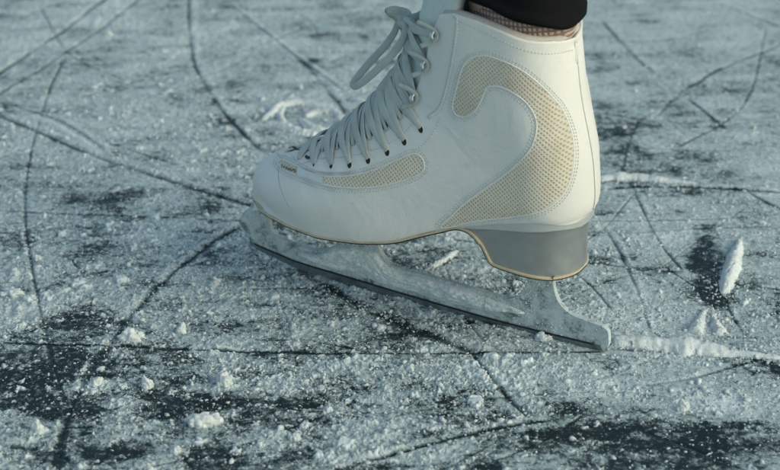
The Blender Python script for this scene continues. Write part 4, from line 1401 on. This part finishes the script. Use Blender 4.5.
# ---- ridges of scraped snow
def ridge(pts, r_mm, h_mm, label, seed, name='snow_ridge', n=90, group='ridges of scraped snow'):
    P2 = smooth_path(g2(pts), n)
    T = np.gradient(P2, axis=0); T /= np.linalg.norm(T, axis=1)[:, None]; B = np.stack([-T[:, 1], T[:, 0]], 1)
    nn = 22; V = []; F = []
    rr = np.interp(np.linspace(0, 1, len(r_mm)), np.linspace(0, 1, len(r_mm)), r_mm)
    for k in range(n):
        f = k/(n-1); r = float(np.interp(f, np.linspace(0, 1, len(r_mm)), r_mm))*.001; h = float(np.interp(f, np.linspace(0, 1, len(h_mm)), h_mm))*.001
        r *= .85+.3*float(vnoise(k*.10, seed, 1, 1)); h *= .8+.4*float(vnoise(k*.12, seed+3.3, 1, 2))
        endk = min(1, f/.03+.1, (1-f)/.06)**.5
        for j in range(nn):
            a = PI*j/(nn-1)
            g = 1+.10*(float(vnoise(k*.35, j*.4+seed, 1, 3))-.5)*2+.07*(float(vnoise(k*1.3, j*1.2+seed, 1, 4))-.5)*2
            x = P2[k]+B[k]*math.cos(a)*r*(1.45+.5*(float(vnoise(k*.5, (1 if j < 11 else 9)+seed, 1, 7))-.5))*g*endk
            V.append((x[0], x[1], -.0006+math.sin(a)**1.7*h*g*endk+.0007*math.sin(a)*(1.2*(float(vnoise(k*1.9, j*1.7+seed, 1, 5))-.5)+.9*(float(vnoise(k*.8, j*.9+seed, 1, 6))-.5))))
    for k in range(n-1):
        for j in range(nn-1):
            F.append((k*nn+j, k*nn+j+1, (k+1)*nn+j+1, (k+1)*nn+j))
    V = np.array(V); c = V.mean(0); c[2] = 0
    o = link(name, V-c, F, M['snow_bright'], None); o.location = Vector(c)
    tag(o, label, 'snow ridge', group)
    return o
ridge([(611, 343), (630, 344), (660, 346), (690, 348), (712, 351), (735, 354), (760, 356.5), (785, 358)], [4.5, 4.5, 5.0, 6.5, 4.8, 3.0, 2.6, 2.4], [5.5, 6.0, 6, 8, 5.0, 3.2, 2.8, 2.4], 'long low bank of snow running on behind the tail of the blade', 1)
ridge([(740, 240), (737, 252), (732, 270), (727, 284), (723, 296)], [1.2, 3.4, 4.4, 3.8, 2.0], [2.5, 6.5, 8, 6, 2.5], 'thick upright finger of snow beside the dark bare patch at right', 2)
ridge([(704, 312), (700, 322), (695, 334)], [1.4, 2.8, 4.5], [2.5, 4.5, 5], 'left arm of the small fan of snow under the dark patch', 3)
ridge([(712, 313), (715, 324), (722, 336)], [1.2, 2.2, 3.6], [2.2, 4, 4.5], 'right arm of the small fan of snow under the dark patch', 4)
ridge([(597, 179), (615, 177), (640, 178), (665, 181), (700, 184)], [2.5, 4.5, 4.0, 3.0, 1.5], [2, 4, 3.5, 2.5, 1], 'blurred bank of snow along the groove right of the heel', 5)
ridge([(262, 121), (272, 113), (282, 106), (300, 104), (318, 107), (333, 112), (344, 121)], [2.4, 3.2, 3.2, 3.4, 3.4, 3.2, 2.4], [3, 4, 4, 4.5, 4.5, 4, 3], 'blurred arched curl of snow behind the laces, topmost of its heap', 6)
ridge([(266, 124), (285, 128), (300, 133), (318, 136)], [2.6, 3.8, 3.8, 3.0], [3, 4.5, 4.5, 4], 'blurred straight roll of snow under the arched curl behind the toe', 7)
ridge([(283, 107), (280, 116), (285, 125), (295, 131)], [2, 2.2, 2.2, 2], [2, 3, 3, 2], 'short curl of snow closing the left side of the arched curl', 8)
ridge([(305, 118), (316, 113), (330, 112)], [2.5, 3.2, 2.8], [3, 4, 3], 'short inner curl of snow under the arch behind the laces', 9)
ridge([(300, 120), (310, 127), (322, 131), (340, 128)], [2.6, 3.4, 3.4, 3.0], [3, 4, 4.2, 3], 'lowest wavy curl of snow just behind the laced front', 10)
ridge([(352, 98), (362, 102), (372, 108), (382, 112)], [2, 3.0, 3.0, 2], [2, 3, 3, 2], 'pale roll of snow right behind the lace loop', 11)
ridge([(424, 272), (436, 265), (448, 258), (458, 250)], [1, 2.0, 2.3, 1.4], [1, 2.6, 3, 1.6], 'short stick of snow seen between the boot sole and the blade', 12)
ridge([(28, 114), (55, 126), (80, 141), (103, 156)], [2, 3.2, 3.5, 2], [1.5, 2.4, 2.6, 1.5], 'blurred ridge of snow along the groove at upper left', 13)

# ================================================================== LIGHT
w = bpy.data.worlds.new('World'); scene.world = w; w.use_nodes = True
nt = w.node_tree; nt.nodes.clear()
out = nt.nodes.new('ShaderNodeOutputWorld'); bg = nt.nodes.new('ShaderNodeBackground')
sky = nt.nodes.new('ShaderNodeTexSky'); sky.sky_type = 'NISHITA'; sky.sun_disc = False
SUN_EL, SUN_AZ = math.radians(30), math.radians(118)     # azimuth clockwise from +Y
sky.sun_elevation = SUN_EL; sky.sun_rotation = SUN_AZ
sky.air_density = 1.0; sky.dust_density = 2.5; sky.ozone_density = 1.5
tint = nt.nodes.new('ShaderNodeMix'); tint.data_type = 'RGBA'; tint.blend_type = 'MULTIPLY'; tint.inputs[0].default_value = 1
tint.inputs[7].default_value = (1.02, 1.10, .93, 1)
nt.links.new(sky.outputs[0], tint.inputs[6]); nt.links.new(tint.outputs[2], bg.inputs[0]); bg.inputs[1].default_value = .165
nt.links.new(bg.outputs[0], out.inputs[0])
ld = bpy.data.lights.new('sun', 'SUN'); ld.energy = .54; ld.angle = math.radians(40); ld.color = (1.0, .93, .82)
lo = bpy.data.objects.new('sun', ld); COL.objects.link(lo)
dirv = Vector((math.sin(SUN_AZ)*math.cos(SUN_EL), math.cos(SUN_AZ)*math.cos(SUN_EL), math.sin(SUN_EL)))
lo.rotation_euler = dirv.to_track_quat('Z', 'Y').to_euler()
scene.view_settings.view_transform = 'Standard'; scene.view_settings.look = 'None'
scene.view_settings.exposure = 0; scene.view_settings.gamma = 1
